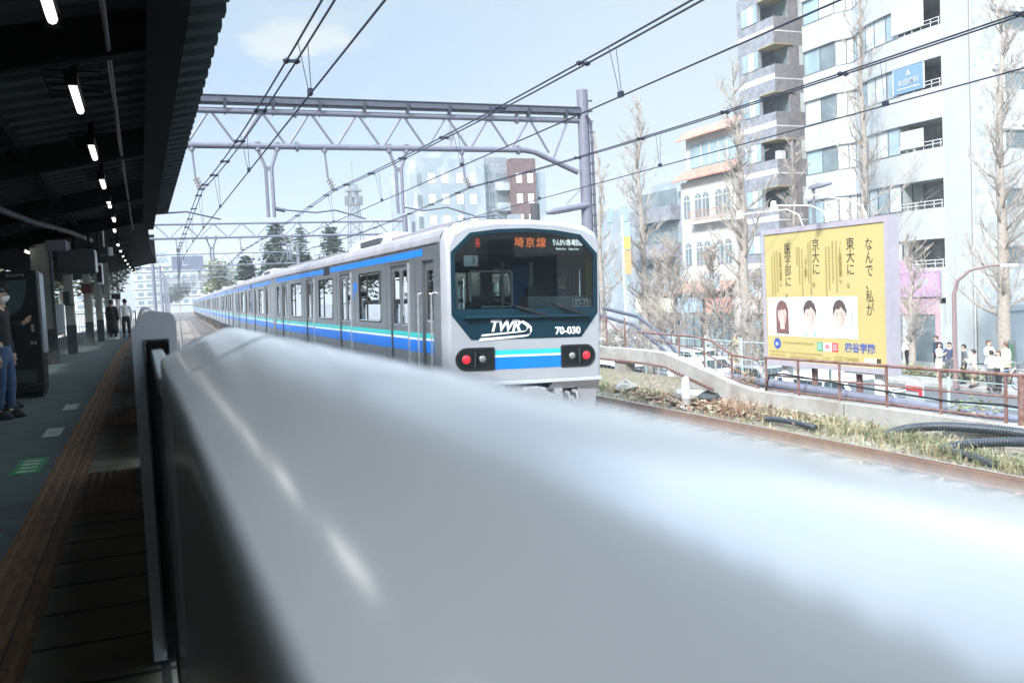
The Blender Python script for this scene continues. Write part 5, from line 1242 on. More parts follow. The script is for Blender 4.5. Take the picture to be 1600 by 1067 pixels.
b = MB(); fine(b, .46, .105, .50, .15, 0, 90); fine(b, .587, .105, .625, .15, 0, 91); b.v = [(p[0] - .002, p[1], p[2]) for p in b.v]; b.build('small_print', M['pw'], bb, fix=False)
btext('88', .543, .128, .12, 'pred', off=.003)
btext('四谷学院', .80, .128, .185, 'pblue', off=.005, cs=1.05)
btext('0120-428255', .735, .048, .088, 'inks', off=.001, sx=.78)
b = MB(); pr_quad(b, .835, .92, .035, .065, 0); b.build('badge', M['pw'], bb, fix=False)
b = MB(); pr_quad(b, .924, .955, .035, .065, 0); b.build('badge', M['ink'], bb, fix=False)
for yb_, (lx, ly, lz) in ((14.6, (11.05, 15.0, 2.62)), (13.9, (11.25, 14.2, 2.72)), (12.9, (11.4, 13.4, 2.84))):
    b = MB(); b.tube([(bx + .1, yb_ - .2, ZT), (bx + .05, yb_ - .15, ZT + .22), (bx - .15, yb_ - .05, ZT + .34), (lx, ly, lz)], .012, 6); o = b.build('lamp_arm', M['white'], bb)
    b = MB(); b.loft([[(lx + rr * cos(2 * pi * k / 10), ly + rr * sin(2 * pi * k / 10), lz + zz) for k in range(10)] for rr, zz in ((.035, .08), (.05, .07), (.055, -.02), (.085, -.07), (.085, -.08))]); b.build('spot_lamp', M['white'], o, smooth='auto')
b = MB(); b.box(bx + .03, bx + .3, 12.6, 13.3, ZB - .035, ZB); b.build('maker_strip', M['pw'], bb)
# ---------------------------------------------------------------- vegetation
BARK = [mat('ginkgo_bark', (.33, .29, .25), .9, var=.25, scale=9, bump=.6, bscale=18), mat('pale_twigs', (.385, .34, .295), .9, var=.2)]
def bare_tree(h, r0, seed, nb=46, low=.14, spread=1.0, multi=False):
    r_ = random.Random(seed); b = MB(); tw = MB()
    wob = [(r_.uniform(-.12, .12), r_.uniform(-.12, .12)) for _ in range(9)]
    def tp(z): 
        k = z / h * 7.99; i = int(k); f = k - i; return (lerp(wob[i][0], wob[i + 1][0], f) * (z / h) * 2, lerp(wob[i][1], wob[i + 1][1], f) * (z / h) * 2)
    pts = []; rs = []
    for k in range(25):
        z = h * k / 24; x, y = tp(z); pts.append((x, y, z)); rs.append(max(.018, r0 * .68 * max(0, 1 - z / h) ** .72 * (1 + .14 * (k % 3 == 0) * r_.random()) + (r0 * .5 if k == 0 else 0)))
    b.tube(pts, rs, 9)
    for i in range(nb):
        u = low + (1 - low) * (i + r_.random()) / nb; z = h * u * .97; x, y = tp(z); a = r_.uniform(0, 2 * pi)
        ln = spread * h * .17 * (1.0 - u * .72) * r_.uniform(.5, 1.25); el = R(r_.uniform(25, 60)); d = Vector((cos(a) * cos(el), sin(a) * cos(el), sin(el)))
        p0 = Vector((x, y, z)); p1 = p0 + d * ln * .5; d2 = (d + Vector((0, 0, .45)) + Vector((r_.uniform(-.3, .3), r_.uniform(-.3, .3), 0))).normalized(); p2 = p1 + d2 * ln * .6
        rr = max(.011, r0 * .12 * (1 - u * .7))
        b.tube([p0, p1, p2], [rr * 1.3, rr * .8, rr * .3], 5)
        if r_.random() < .25: b.sphere(p0, rr * 2.1, n=6)
        for j in range(11):
            w = r_.uniform(.15, 1.0); q0 = p0.lerp(p1, w * 2) if w < .5 else p1.lerp(p2, w * 2 - 1)
            dd = (d2 + Vector((r_.uniform(-1, 1), r_.uniform(-1, 1), r_.uniform(-.35, .8)))).normalized(); l2 = ln * r_.uniform(.18, .5) + .12
            q1 = q0 + dd * l2 * .5; q2 = q1 + (dd + Vector((r_.uniform(-.4, .4), r_.uniform(-.4, .4), .25))).normalized() * l2 * .5
            tw.tube([q0, q1, q2], [.017, .012, .006], 3, caps=False)
            for _ in range(2):
                g0 = q0.lerp(q2, r_.uniform(.3, .9)); g1 = g0 + (dd + Vector((r_.uniform(-1, 1), r_.uniform(-1, 1), r_.uniform(-.2, .8)))).normalized() * l2 * .45
                tw.tube([g0, g1], [.011, .006], 3, caps=False)
    return b, tw
def plant_tree(x, y, z, h, r0, seed, label, rz=0, **k):
    t = empty('bare_ginkgo', (x, y, z), label, 'tree', 'bare street trees along the road'); ORG[t] = Vector((0, 0, 0))
    b, tw = bare_tree(h, r0, seed, **k); b.build('trunk', BARK[0], t, smooth=True, fix=False); tw.build('twigs', BARK[1], t, fix=False)
    t.rotation_euler.z = rz; return t
plant_tree(25.6, 43.4, -3.7, 15.2, .36, 11, 'tall bare ginkgo with thick trunk nearest the train on the right', nb=58, spread=1.05)
plant_tree(25.4, 34.2, -3.7, 14.4, .38, 12, 'tall bare ginkgo in front of the grey tower, left of the billboard', nb=60, spread=1.05)
plant_tree(36.0, 38.0, -3.6, 20.5, .40, 13, 'bare ginkgo rising behind the billboard before the white building', nb=56, spread=.95)
plant_tree(36.0, 29.6, -3.6, 17.0, .44, 14, 'bare ginkgo at the right frame edge behind the queue of people', nb=64, spread=1.1)
plant_tree(36.0, 43.6, -3.6, 13.0, .24, 15, 'smaller bare ginkgo against the corner of the grey tower', nb=44, spread=.9)
plant_tree(26.5, 50.0, -3.7, 14.6, .26, 16, 'slim bare ginkgo just right of the gantry column', nb=44, spread=.85)
plant_tree(34.6, 33.6, -3.6, 6.6, .26, 17, 'low leaning bare tree by the pink shop sign', nb=34, spread=1.7)
plant_tree(22.0, 31.8, -3.7, 6.4, .09, 18, 'low bushy bare tree between the two big ginkgos', nb=50, low=.3, spread=1.9)
plant_tree(23.0, 36.4, -3.7, 6.8, .09, 19, 'thin bare sapling thicket left of the second ginkgo', nb=46, low=.3, spread=1.9)
plant_tree(37.5, 26.2, -3.6, 8.0, .18, 20, 'low bare tree spreading at the far right edge', nb=44, spread=1.6)
plant_tree(24.2, 40.0, -3.7, 6.5, .08, 21, 'bushy bare sapling beside the tallest ginkgo trunk', nb=44, low=.3, spread=1.8)
plant_tree(20.5, 26.8, -3.7, 5.2, .07, 22, 'scrubby bare sapling just left of the billboard foot', nb=36, low=.35, spread=1.6)
def leaf_cloud(b, r_, c, rad, n, size, mats, flat=.6, droop=0):
    for _ in range(n):
        v = Vector((r_.gauss(0, 1), r_.gauss(0, 1), r_.gauss(0, 1))).normalized() * (r_.random() ** .45)
        p = Vector(c) + Vector((v.x * rad[0], v.y * rad[1], v.z * rad[2])); a = r_.uniform(0, 2 * pi); s = size * r_.uniform(.6, 1.4)
        d1 = Vector((cos(a), sin(a), r_.uniform(-.6, .6) - droop)) * s; d2 = Vector((-sin(a), cos(a), r_.uniform(-.6, .6))) * s * .6
        b.add([p - d1, p - d2, p + d1, p + d2], [(0, 1, 2, 3)], r_.randrange(len(mats)))
CON = [mat('cedar_dark', (.035, .070, .048), .7, var=.3), mat('cedar_mid', (.06, .10, .07), .7, var=.3), mat('cedar_light', (.10, .14, .10), .7, var=.3)]
def conifer(x, y, z, h, w, seed, label):
    t = empty('cedar_tree', (x, y, z), label, 'tree', 'dark cedars behind the train'); ORG[t] = Vector((0, 0, 0)); r_ = random.Random(seed)
    b = MB(); b.tube([(0, 0, 0), (0, 0, h * .5), (.1, 0, h)], [.3, .2, .03], 8); b.build('trunk', BARK[0], t)
    b = MB()
    for k in range(30):
        u = .12 + .88 * k / 30; z_ = h * u
        for j in range(7):
            a = r_.uniform(0, 2 * pi); ln = w * (1 - u) ** .75 * r_.uniform(.55, 1.15) + .25
            for m_ in range(5):
                q_ = (m_ + .7) / 5; leaf_cloud(b, r_, (cos(a) * ln * q_, sin(a) * ln * q_, z_ + .12 * ln * q_ - .22 * ln * q_ * q_), (.38, .38, .12), 5, .20, CON, droop=.3)
    b.build('crown', CON, t, fix=False)
conifer(15.0, 108, -1.3, 11.9, 4.3, 31, 'tallest dark cedar behind the train, left of the lattice mast')
conifer(11.9, 112, -1.3, 8.2, 3.2, 32, 'lower spreading cedar at the left of the cedar group')
conifer(20.6, 104, -1.3, 10.9, 3.7, 33, 'narrow dark cedar just right of the tallest one')
conifer(17.6, 118, -1.3, 8.6, 3.4, 34, 'short cedar between the two taller cedars')
conifer(24.6, 150, -1.3, 14.5, 4.2, 35, 'dark cedar far back at the foot of the lattice mast')
conifer(13.4, 99, -1.3, 8.4, 4.0, 36, 'broad dark cedar low in front of the tallest cedar')
conifer(16.8, 101, -1.3, 7.6, 3.8, 37, 'broad low cedar just over the train roof, right of the tallest one')
LV = [mat('leaf_dark', (.03, .05, .03), .7, var=.3), mat('leaf_mid', (.05, .075, .04), .7, var=.3), mat('leaf_olive', (.10, .115, .05), .7, var=.3)]
LY = [mat('leaf_yellow_green', (.22, .26, .09), .7, var=.3), mat('leaf_fresh', (.15, .20, .08), .7, var=.3), mat('leaf_tan', (.30, .27, .13), .7, var=.3)]
def leafy(x, y, z, h, w, seed, label, mats, n=2600, size=.16, group=None, name='leafy_tree', cat='tree'):
    t = empty(name, (x, y, z), label, cat, group); ORG[t] = Vector((0, 0, 0)); r_ = random.Random(seed)
    b = MB(); b.tube([(0, 0, 0), (.1, .05, h * .45), (0, .1, h * .8)], [.05 * h * .4, .03 * h * .4, .02], 7)
    b.build('trunk', BARK[0], t); b = MB()
    for k in range(13):
        a = r_.uniform(0, 2 * pi); q_ = r_.uniform(0, .75) * w; leaf_cloud(b, r_, (cos(a) * q_, sin(a) * q_, h * r_.uniform(.42, .9)), (w * .42, w * .42, h * .16), n // 13, size, mats)
    b.build('crown', mats, t, fix=False); return t
leafy(13.5, 170, -1.3, 10.5, 4.2, 41, 'round yellow-green tree far down the line right of the near track', LY, 2400, .3)
leafy(11.2, 300, -1.3, 11, 5, 42, 'dark green tree in front of the far white apartment block', LV, 1500, .45)
for i, (x, y, h, w) in enumerate(((-4.4, 60, 8.6, 2.6), (-3.2, 68, 9.0, 2.6), (-1.8, 84, 9.0, 2.6), (-7.2, 50, 8.5, 3.5), (-6.9, 38, 7.0, 3.0), (-6.9, 26, 7, 3), (-7.0, 14, 7, 3))):
    leafy(x, y, -1.2, h, w, 50 + i, ['dark evergreen tree closing the view beyond the platform railing', 'dark evergreen tree farther along the left of the line', 'dark evergreen tree farthest along the left of the line', 'dark evergreen tree behind the platform back wall near the railing', 'dark evergreen tree behind the platform wall mid way', 'dark evergreen tree behind the wall near the first columns', 'dark evergreen tree behind the wall by the vending machine'][i], LV, 3000, .17)
# hedge and scrub
t = empty('hedge', (33.2, 31.0, -3.7), 'low yellow-green clipped hedge by the kerb in front of the queue', 'hedge'); ORG[t] = Vector((0, 0, 0)); r_ = random.Random(8); b = MB()
for k in range(12): leaf_cloud(b, r_, (r_.uniform(-.3, .3), -3.2 + k * .6, .40), (.5, .55, .36), 170, .07, LY)
b.build('foliage', LY, t, fix=False); b = MB(); b.box(-.6, .6, -3.6, 3.8, .0, .18); b.build('planter', M['conc'], t)
t = empty('ivy_shrub', (11.9, 10.4, -1.3), 'small green shrub poking through behind the rusty railing', 'shrub'); ORG[t] = Vector((0, 0, 0)); b = MB()
leaf_cloud(b, r_, (0, 0, .35), (.28, .6, .32), 420, .035, LY); b.build('foliage', LY, t, fix=False); b = MB()
for k in range(5): b.tube([(0, -.4 + .2 * k, -.6), (.02 * k, -.4 + .2 * k, .4)], .01, 4)
b.build('stems', BARK[0], t)
t = empty('yellow_shrub', (11.75, 16.0, -1.2), 'yellow leaved shrub hanging over the sloping wall beside the bent railing', 'shrub'); ORG[t] = Vector((0, 0, 0)); b = MB()
YL = [mat('leaf_yellow', (.55, .40, .10), .7, var=.3), mat('leaf_brown', (.36, .24, .12), .7, var=.3)]
leaf_cloud(b, r_, (0, .25, .95), (.12, .2, .38), 130, .035, YL); leaf_cloud(b, r_, (-.1, -.35, .45), (.12, .28, .22), 110, .035, YL); b.build('foliage', YL, t, fix=False); b = MB()
for k in range(5): b.tube([(0, -.4 + .15 * k, -.3), (.02, -.3 + .2 * k, .9)], .008, 4)
b.build('stems', BARK[0], t)
t = empty('dry_brush_pile', (11.9, 21.5, -.4), 'tangle of dry brown brush behind the wall at the train edge', 'brush'); ORG[t] = Vector((0, 0, 0)); b = MB()
for _ in range(420):
    p = Vector((r_.gauss(0, .3), r_.gauss(0, .9), r_.uniform(0, .5))); d_ = Vector((r_.uniform(-1, 1), r_.uniform(-1, 1), r_.uniform(-.3, 1))).normalized() * r_.uniform(.2, .6); b.tube([p, p + d_ * .5 + Vector((0, 0, .05)), p + d_], [.010, .007, .003], 3, caps=False)
b.build('branches', BARK[0], t, fix=False)
for i in range(2):
    b = MB(); z = .05 + .10 * i; b.tube([(12.0 + .16 * i, 18.9, z - .75), (12.0 + .16 * i, 19.8, z - .25 + .1 * i), (12.0 + .14 * i, 21, z + .22 + .12 * i), (12.1 + .1 * i, 23, z + .45 + .1 * i)], .05, 8)
    b.build('grey_duct', M['galvd'], label=['lower of two pale ducts curving behind the wall by the train', 'upper of two pale ducts curving behind the wall by the train'][i], cat='duct', smooth='auto')
# ---------------------------------------------------------------- buildings
B = {}
B['wt'] = tiles('white_wall_tiles', (.48, .50, .49), (.45, .475, .465), (.36, .385, .38), .9, .30, .012, .6, 'XZ', .15, 0)
B['wp'] = mat('white_building_paint', (.43, .455, .45), .65, var=.05, scale=.8, dirt=((.41, .43, .425), .5))
B['sof'] = mat('balcony_soffit', (.55, .56, .55), .7, var=.06)
B['fr'] = mat('aluminium_frame', (.22, .235, .25), .45, .4, var=0)
B['frl'] = mat('pale_frame', (.62, .64, .65), .5, var=0)
B['gl'] = mat('bluish_window_pane', (.30, .40, .43), .06, var=.25, scale=.5, spec=.8)
B['gl2'] = mat('pale_curtained_pane', (.56, .61, .60), .1, var=.15, scale=.8, spec=.8)
B['gl3'] = mat('dim_window_pane', (.16, .20, .21), .06, var=.3, scale=.6, spec=.8)
B['gt'] = tiles('grey_wall_tiles', (.25, .262, .285), (.23, .24, .265), (.26, .27, .30), .6, .22, .01, .6, 'YZ', .1)
B['gt2'] = tiles('shaded_side_grey_tiles', (.24, .228, .235), (.22, .21, .217), (.23, .22, .23), .6, .22, .01, .6, 'XZ', .1)  # shade of the tower's end face put into a darker mauve tile colour
B['band'] = mat('pale_band', (.66, .68, .70), .6, var=.04)
B['yel'] = mat('ochre_soffit', (.36, .30, .16), .7, var=.1)
B['cr'] = mat('cream_stucco', (.48, .465, .43), .8, var=.06, scale=1)
B['tc'] = tiles('terracotta_tiles', (.50, .28, .20), (.45, .25, .18), (.34, .19, .14), .22, .3, .03, .7, 'YZ', .5)
B['brick'] = tiles('brown_brick', (.15, .092, .09), (.135, .083, .08), (.12, .08, .075), .6, .2, .02, .8, 'XZ', .2)
B['pg'] = mat('pale_grey_render', (.26, .305, .33), .8, var=.06, scale=.6, dirt=((.42, .45, .47), .3))
B['pink'] = mat('pink_sign', (.46, .31, .44), .5, var=.12, scale=2)
B['pink2'] = mat('pale_pink_panel', (.52, .36, .40), .5, var=.1)
B['bs'] = mat('blue_sign_board', (.16, .27, .38), .5, var=.06)
def facade_band(b, poly, z0, z1, thick, m=0):
    """upright band along a plan polyline [(x,y)...], thickness towards +X"""
    b.loft([[(x, y, z0), (x + thick, y, z0), (x + thick, y, z1), (x, y, z1)] for x, y in poly], m)
# white building with the curved front
wb = empty('apartment_block', (43, 40, -3.6), 'white building with wavy curved balconies and window bands, right of the grey tower', 'building')
plan = [(39.0, 46.0), (39.0, 44.6), (39.0, 43.3), (39.35, 42.75), (39.5, 42.3), (39.35, 41.9), (38.95, 41.2), (38.6, 40.4), (38.35, 39.5), (38.18, 38.5), (38.08, 37.4), (38.04, 36.3), (38.06, 35.4), (38.10, 34.72)]
YB = 37.55
b = MB(); b.prism([(39.9, 46.0, -3.6), (39.9, 34.6, -3.6), (52, 34.6, -3.6), (52, 46.0, -3.6)], (0, 0, 31.5)); core = b.build('wall', B['wt'], wb)
b = MB(); b.box(38.12, 39.92, 34.6, 34.72, -3.6, 27); b.build('end_fin', B['wp'], wb)
for k in range(-4, 6):
    zb_ = 10.62 + 3.05 * k                     # top of the parapet under this window band
    b = MB(); facade_band(b, plan, zb_ - 1.58, zb_, .16); b.loft([[(x - .03, y, zb_), (x + .2, y, zb_), (x + .2, y, zb_ + .045), (x - .03, y, zb_ + .045)] for x, y in plan[:11]], 1)
    b.loft([[(x - .02, y, zb_ - 1.60), (x + .2, y, zb_ - 1.60), (x + .2, y, zb_ - 1.56), (x - .02, y, zb_ - 1.56)] for x, y in plan[:11]], 1)
    b.loft([[(x - .006, y, zb_ - .75), (x + .1, y, zb_ - .75), (x + .1, y, zb_ - .73), (x - .006, y, zb_ - .73)] for x, y in plan], 0)
    b.build('parapet', [B['wp'], B['fr']], wb, fix=False)
    # slab behind the parapet
    b = MB(); b.prism([(x + .12, y, zb_ - 1.55) for x, y in plan] + [(40.0, 34.74, zb_ - 1.55), (40.0, 46, zb_ - 1.55)], (0, 0, .2)); b.build('balcony_floor', B['sof'], wb)
    if k == -4: continue
    # glazing strip set back from the band
    gl = MB(); r_ = random.Random(k); pl_ = [(x + .12, y) for x, y in plan if y > YB] + [(38.2, YB)]
    z0, z1 = zb_ + .03, zb_ + 1.47
    for (xa, ya), (xb, yb) in zip(pl_[:-1], pl_[1:]):
        gl.add([(xa, ya, z0), (xb, yb, z0), (xb, yb, z1), (xa, ya, z1)], [(0, 1, 2, 3)], r_.choice([0, 1, 1, 2 if r_.random() < .3 else 1]))
        gl.bar((xa, ya, z0), (xa, ya, z1), .06, .06, 3)
    gl.add([(38.2, YB, z0), (39.75, YB, z0), (39.75, YB, z1 + .1), (38.2, YB, z1 + .1)], [(0, 1, 2, 3)], 1); gl.bar((38.2, YB, z0), (38.2, YB, z1), .07, .07, 3); gl.bar((38.95, YB - .02, z0), (38.95, YB - .02, z1), .05, .05, 3)
    gl.build('window', [B['gl'], B['gl2'], B['gl3'], B['fr']], wb, fix=False)
    # open corner balcony: back wall door, rail
    b = MB(); b.box(39.84, 39.9, 35.1, 36.3, zb_ - 1.3, zb_ + 1.0, 0); b.box(39.80, 39.84, 35.04, 35.1, zb_ - 1.3, zb_ + 1.05, 1); b.box(39.80, 39.84, 35.68, 35.73, zb_ - 1.3, zb_ + 1.0, 1); b.box(39.80, 39.84, 36.3, 36.36, zb_ - 1.3, zb_ + 1.05, 1); b.box(39.8, 39.84, 35.04, 36.36, zb_ + 1.0, zb_ + 1.06, 1)
    b.build('balcony_door', [B['gl3'], B['fr']], wb)
    b = MB()
    for zz in (.38, .2): b.tube([(38.10, 34.75, zb_ + zz), (38.06, 36.2, zb_ + zz), (38.10, YB, zb_ + zz)], .022, 5)
    for yy in (34.8, 35.3, 35.9, 36.5, 37.0, 37.5): b.tube([(38.08, yy, zb_), (38.08, yy, zb_ + .38)], .018, 5)
    b.build('balcony_rail', B['frl'], wb)
    # end wall windows and vents
    b = MB(); b.box(41.5, 43.9, 34.50, 34.62, zb_ + .85, zb_ + .93, 1); b.box(42.4, 43.9, 34.57, 34.599, zb_ - .0, zb_ + .85, 0); b.box(41.5, 42.4, 34.585, 34.599, zb_, zb_ + .85, 2); b.build('end_window', [B['gl3'], B['fr'], B['gl2']], wb)
    b = MB()
    for xx in (41.7, 43.0, 43.6, 44.1): b.box(xx, xx + .14, 34.5, 34.6, zb_ + 1.18, zb_ + 1.30)
    b.build('vent_cap', B['frl'], wb)
b = MB(); b.tube([(44.9, 34.45, -3.6), (44.9, 34.45, 27)], .10, 8); b.build('downpipe', B['fr'], wb)
b = MB(); b.tube([(39.95, 34.54, -3.6), (39.95, 34.54, 27)], .05, 6); b.build('downpipe', B['wp'], wb)
ssg = []
def sign(name, x, y0, y1, z0, z1, m, label, lines=(), lm=None, thick=.06):
    t_ = empty(name, (x, (y0 + y1) / 2, z0), label, 'sign'); b = MB(); b.box(x, x + thick, y0, y1, z0, z1); b.build('board', m, t_); b = MB()
    b.box(x - .01, x + thick, y0 - .04, y0, z0, z1); b.box(x - .01, x + thick, y1, y1 + .04, z0, z1); b.build('frame', B['frl'], t_)
    for s, yc, zc, sz, mm in lines: text(s, sz, (x - .012, yc, zc), (0, -1, 0), (0, 0, 1), mm, t_, 'lettering', off=sz * .02)
    return t_
z2 = 10.62 - 3.05 * 0
sign('balcony_sign', 38.0, 35.75, 37.75, 13.85, 15.15, B['wp'], 'white sign board hung on the upper corner balcony of the white building')
sg = sign('balcony_sign', 38.0, 35.75, 37.75, 10.72, 12.05, B['bs'], 'blue sign board with white characters on the balcony below the white one', lines=(('本田歯科', 36.75, 11.25, .36, B['wp']),))
b = MB(); b.box(37.985, 37.995, 36.0, 37.5, 10.93, 10.97); b.box(37.985, 37.995, 36.6, 36.9, 11.62, 11.68); b.sphere((37.99, 36.75, 11.78), .07, (.1, 1, 1), 8); b.build('lettering', B['band'], sg)
sg = sign('balcony_sign', 38.0, 35.9, 37.3, 7.75, 8.7, B['wp'], 'blank pale panel on the lower corner balcony of the white building')
t = empty('shop_sign', (37.6, 37, .4), 'pink shop sign with pale bulbs round its edge on the white building', 'sign')
b = MB(); b.prism([(37.75, 37.8, -.05), (37.75, 34.9, -.05), (37.75, 34.9, 1.35), (37.75, 36.4, 1.40), (37.75, 37.0, 1.95), (37.75, 37.8, 1.75)], (.2, 0, 0)); b.build('board', B['pink'], t); b = MB()
for k in range(8):
    yy = 34.98 + k * .38; b.sphere((37.74, yy, .03), .06, n=6); b.sphere((37.74, yy, 1.28), .06, n=6)
for zz in (.35, .7, 1.0): b.sphere((37.74, 34.98, zz), .06, n=6)
b.build('bulbs', B['wp'], t); text('API', .55, (37.735, 35.9, .68), (0, -1, 0), (0, 0, 1), B['wp'], t, 'lettering', off=.02, shear=.2)
b = MB(); b.box(37.9, 39.9, 34.75, 46, -3.6, -.4); b.build('shopfront', B['wp'], wb); b = MB(); b.box(37.82, 37.895, 34.9, 37.9, -.95, -.1); b.box(37.82, 37.895, 34.9, 35.15, -3.5, -.95); b.box(37.82, 37.895, 37.65, 37.9, -3.5, -.95); b.build('pink_surround', B['pink2'], wb)
b = MB()
for yy in (35.2, 37.4, 39.6, 41.8, 44.0): b.box(37.86, 37.895, yy, yy + 1.7, -3.4, -1.0)
b.build('shop_glass', B['gl3'], wb)
b = MB(); b.box(40, 52, 33.0, 34.44, -3.6, -.9); b.box(40, 46, 32.9, 34.44, -.9, -.6); b.build('garden_wall', B['pg'], wb)
# grey tower
gt = empty('apartment_block', (46, 50, -3.6), 'tall grey tiled tower with recessed corner balconies and pale bands', 'building')
YC, YL_ = 48.7, 52.5
b = MB(); b.box(40.4, 55, YC + .06, YL_ - .04, -3.6, 31); b.build('core', B['gt'], gt)
pitch = 3.05
for k in range(-3, 7):
    z0 = 9.05 + pitch * k                      # window sill
    b = MB(); b.box(39.0, 40.45, YC, YL_, z0 - 1.75, z0); b.build('spandrel', B['gt'], gt)
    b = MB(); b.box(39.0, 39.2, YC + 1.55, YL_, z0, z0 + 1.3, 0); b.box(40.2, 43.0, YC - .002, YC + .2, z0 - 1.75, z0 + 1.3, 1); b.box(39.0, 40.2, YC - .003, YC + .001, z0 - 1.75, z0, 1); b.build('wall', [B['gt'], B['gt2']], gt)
    b = MB(); b.box(38.985, 39.0, YC, YL_, z0 - .95, z0 - .60); b.box(39, 43, YC - .012, YC - .004, z0 - .95, z0 - .88); b.build('pale_band', B['band'], gt)
    b = MB(); b.box(38.97, 38.995, YC + 1.6, YL_ - .45, z0 + .02, z0 + 1.24, 1)
    for j, (a, c) in enumerate(((1.62, 2.0), (2.05, 2.65), (2.7, 3.3))): b.box(38.955, 38.97, YC + a, YC + c, z0 + .06, z0 + 1.2, 0 if j != 1 else 2)
    b.build('window', [B['gl'], B['fr'], B['gl2']], gt)
    b = MB(); b.box(40.25, 40.39, YC + .2, YC + 1.4, z0 - .3, z0 + 1.2, 0); b.box(41.0, 41.9, YC - .012, YC - .003, z0 + .0, z0 + 1.25, 1); b.box(42.5, 43, YC - .012, YC - .003, z0 + .1, z0 + 1.25, 1); b.build('balcony_door', [B['gl3'], B['gl2']], gt)
    b = MB(); b.box(38.9, 40.44, YC - .1, YC + 1.54, z0 + 1.24, z0 + 1.30); b.build('ochre_soffit', B['yel'], gt)
    b = MB(); b.box(39.0, 40.45, YC, YL_, z0 + 1.301, z0 + pitch - 1.751) if pitch - 1.751 > 1.301 else None
b = MB(); b.box(39.5, 40.0, YC + .4, YC + .8, 9.05 - .0, 9.05 + .6); b.build('air_unit', B['frl'], gt)
# cream building with terracotta bands
cb = empty('townhouse', (43, 57, -3.6), 'cream building with terracotta eave bands and arched windows left of the grey tower', 'building')
b = MB(); b.box(39.0, 50, 53.3, 60.2, -3.6, 8.85, 0); b.box(39.6, 50, 53.3, 60.2, 8.85, 12.2, 0); b.build('wall', B['cr'], cb)
for zz, x0 in ((8.9, 38.45), (12.0, 38.9)):
    b = MB(); b.loft([[(x0, y, zz), (x0 + .9, y, zz + .75), (x0 + .9, y, zz + .85), (x0, y, zz + .1)] for y in (53.0, 60.6)]); b.build('terracotta_eave', B['tc'], cb)
b = MB(); b.box(39.55, 39.6, 53.8, 59.6, 9.9, 11.6, 0)
for yy in (54.8, 55.9, 57.0, 58.1): b.box(39.52, 39.56, yy, yy + .07, 9.9, 11.6, 1)
b.build('window', [B['gl'], B['frl']], cb)
def arch(y, z, w, h, parent, x=38.985):
    n_ = 10; pts = [(x, y + w / 2, z), (x, y - w / 2, z)] + [(x, y - w / 2 * cos(pi * k / n_), z + h + w / 2 * sin(pi * k / n_)) for k in range(n_ + 1)]
    b = MB(); b.prism([(px, y + (py - y) * 1.22, z + (pz - z) * 1.06 - .03) for px, py, pz in pts], (.014, 0, 0), 1); b.prism([(px - .012, py, pz) for px, py, pz in pts], (.008, 0, 0), 0)
    b.bar((x - .016, y, z), (x - .016, y, z + h + w * .4), .05, .02, 2); b.bar((x - .016, y - w / 2, z + h), (x - .016, y + w / 2, z + h), .02, .06, 2); return b.build('arched_window', [B['gl3'], B['wp'], B['frl']], parent, fix=False)
for zz in (6.1, 2.5):
    for yy in (54.3, 55.3, 56.9, 57.9, 59.4): arch(yy, zz, .8, 1.35, cb)
b = MB(); b.box(38.4, 39.0, 53.8, 58.5, 5.55, 5.7); b.build('balcony_floor', B['cr'], cb); b = MB()
for k in range(32): b.tube([(38.43, 53.8 + k * .15, 5.7), (38.43, 53.8 + k * .15, 6.5)], .015, 4)
b.tube([(38.43, 53.8, 6.5), (38.43, 58.5, 6.5)], .03, 5); b.build('balcony_rail', B['tc'], cb)
for xx, yy in ((42, 56.4), (43.4, 54.6)):
    b = MB(); b.tube([(xx, yy, 12.2), (xx, yy, 14.6)], .05, 6); b.box(xx - .15, xx + .15, yy - .15, yy + .15, 13.2, 14.2); b.build('roof_antenna', B['fr'], cb)
b = MB(); b.loft([[(37.9, y, .5), (39.0, y, 1.2), (39.0, y, 1.3), (37.9, y, .62)] for y in (53.5, 60)]); b.build('awning', B['tc'], cb)
# grey-white low block
lb_ = empty('apartment_block', (43, 66, -3.6), 'pale low block with grey stepped balconies between gantry column and cream building', 'building')
b = MB(); b.box(39.5, 50, 60.8, 69, -3.6, 8.4); b.box(39.8, 50, 69, 75, -3.6, 8.0); b.box(41, 48, 62, 68, 8.4, 9.6); b.build('wall', B['pg'], lb_)
for k in range(3):
    z0 = .4 + 2.9 * k; b = MB(); b.box(38.6, 39.5, 61.2, 67.6, z0, z0 + 1.15, 0); b.build('balcony', B['gt'], lb_)
    b = MB(); b.box(39.44, 39.495, 61.6, 67.2, z0 + 1.15, z0 + 2.5); b.build('window', B['gl3'], lb_)
    b = MB(); b.box(39.74, 39.795, 70, 71.3, z0 + .6, z0 + 2.0); b.box(39.74, 39.795, 72.6, 73.4, z0 + .8, z0 + 2.0); b.build('window', B['gl'], lb_)
t = empty('white_shop_house', (43, 80, -3.6), 'small white shop house left of the pale low block, by the gantry column', 'building') 
b = MB(); b.box(40, 50, 76, 86, -3.6, 6.2); b.build('wall', B['wp'], t)
for k in range(3):
    b = MB(); b.box(39.93, 39.995, 77 + k * 3, 79 + k * 3, 2, 3.6); b.box(39.93, 39.995, 77 + k * 3, 79 + k * 3, -1.5, .4); b.build('window', B['gl3'], t)
text('S', 1.6, (39.95, 77.2, 4.9), (0, -1, 0), (0, 0, 1), B['gt'], t, 'lettering', off=.03)
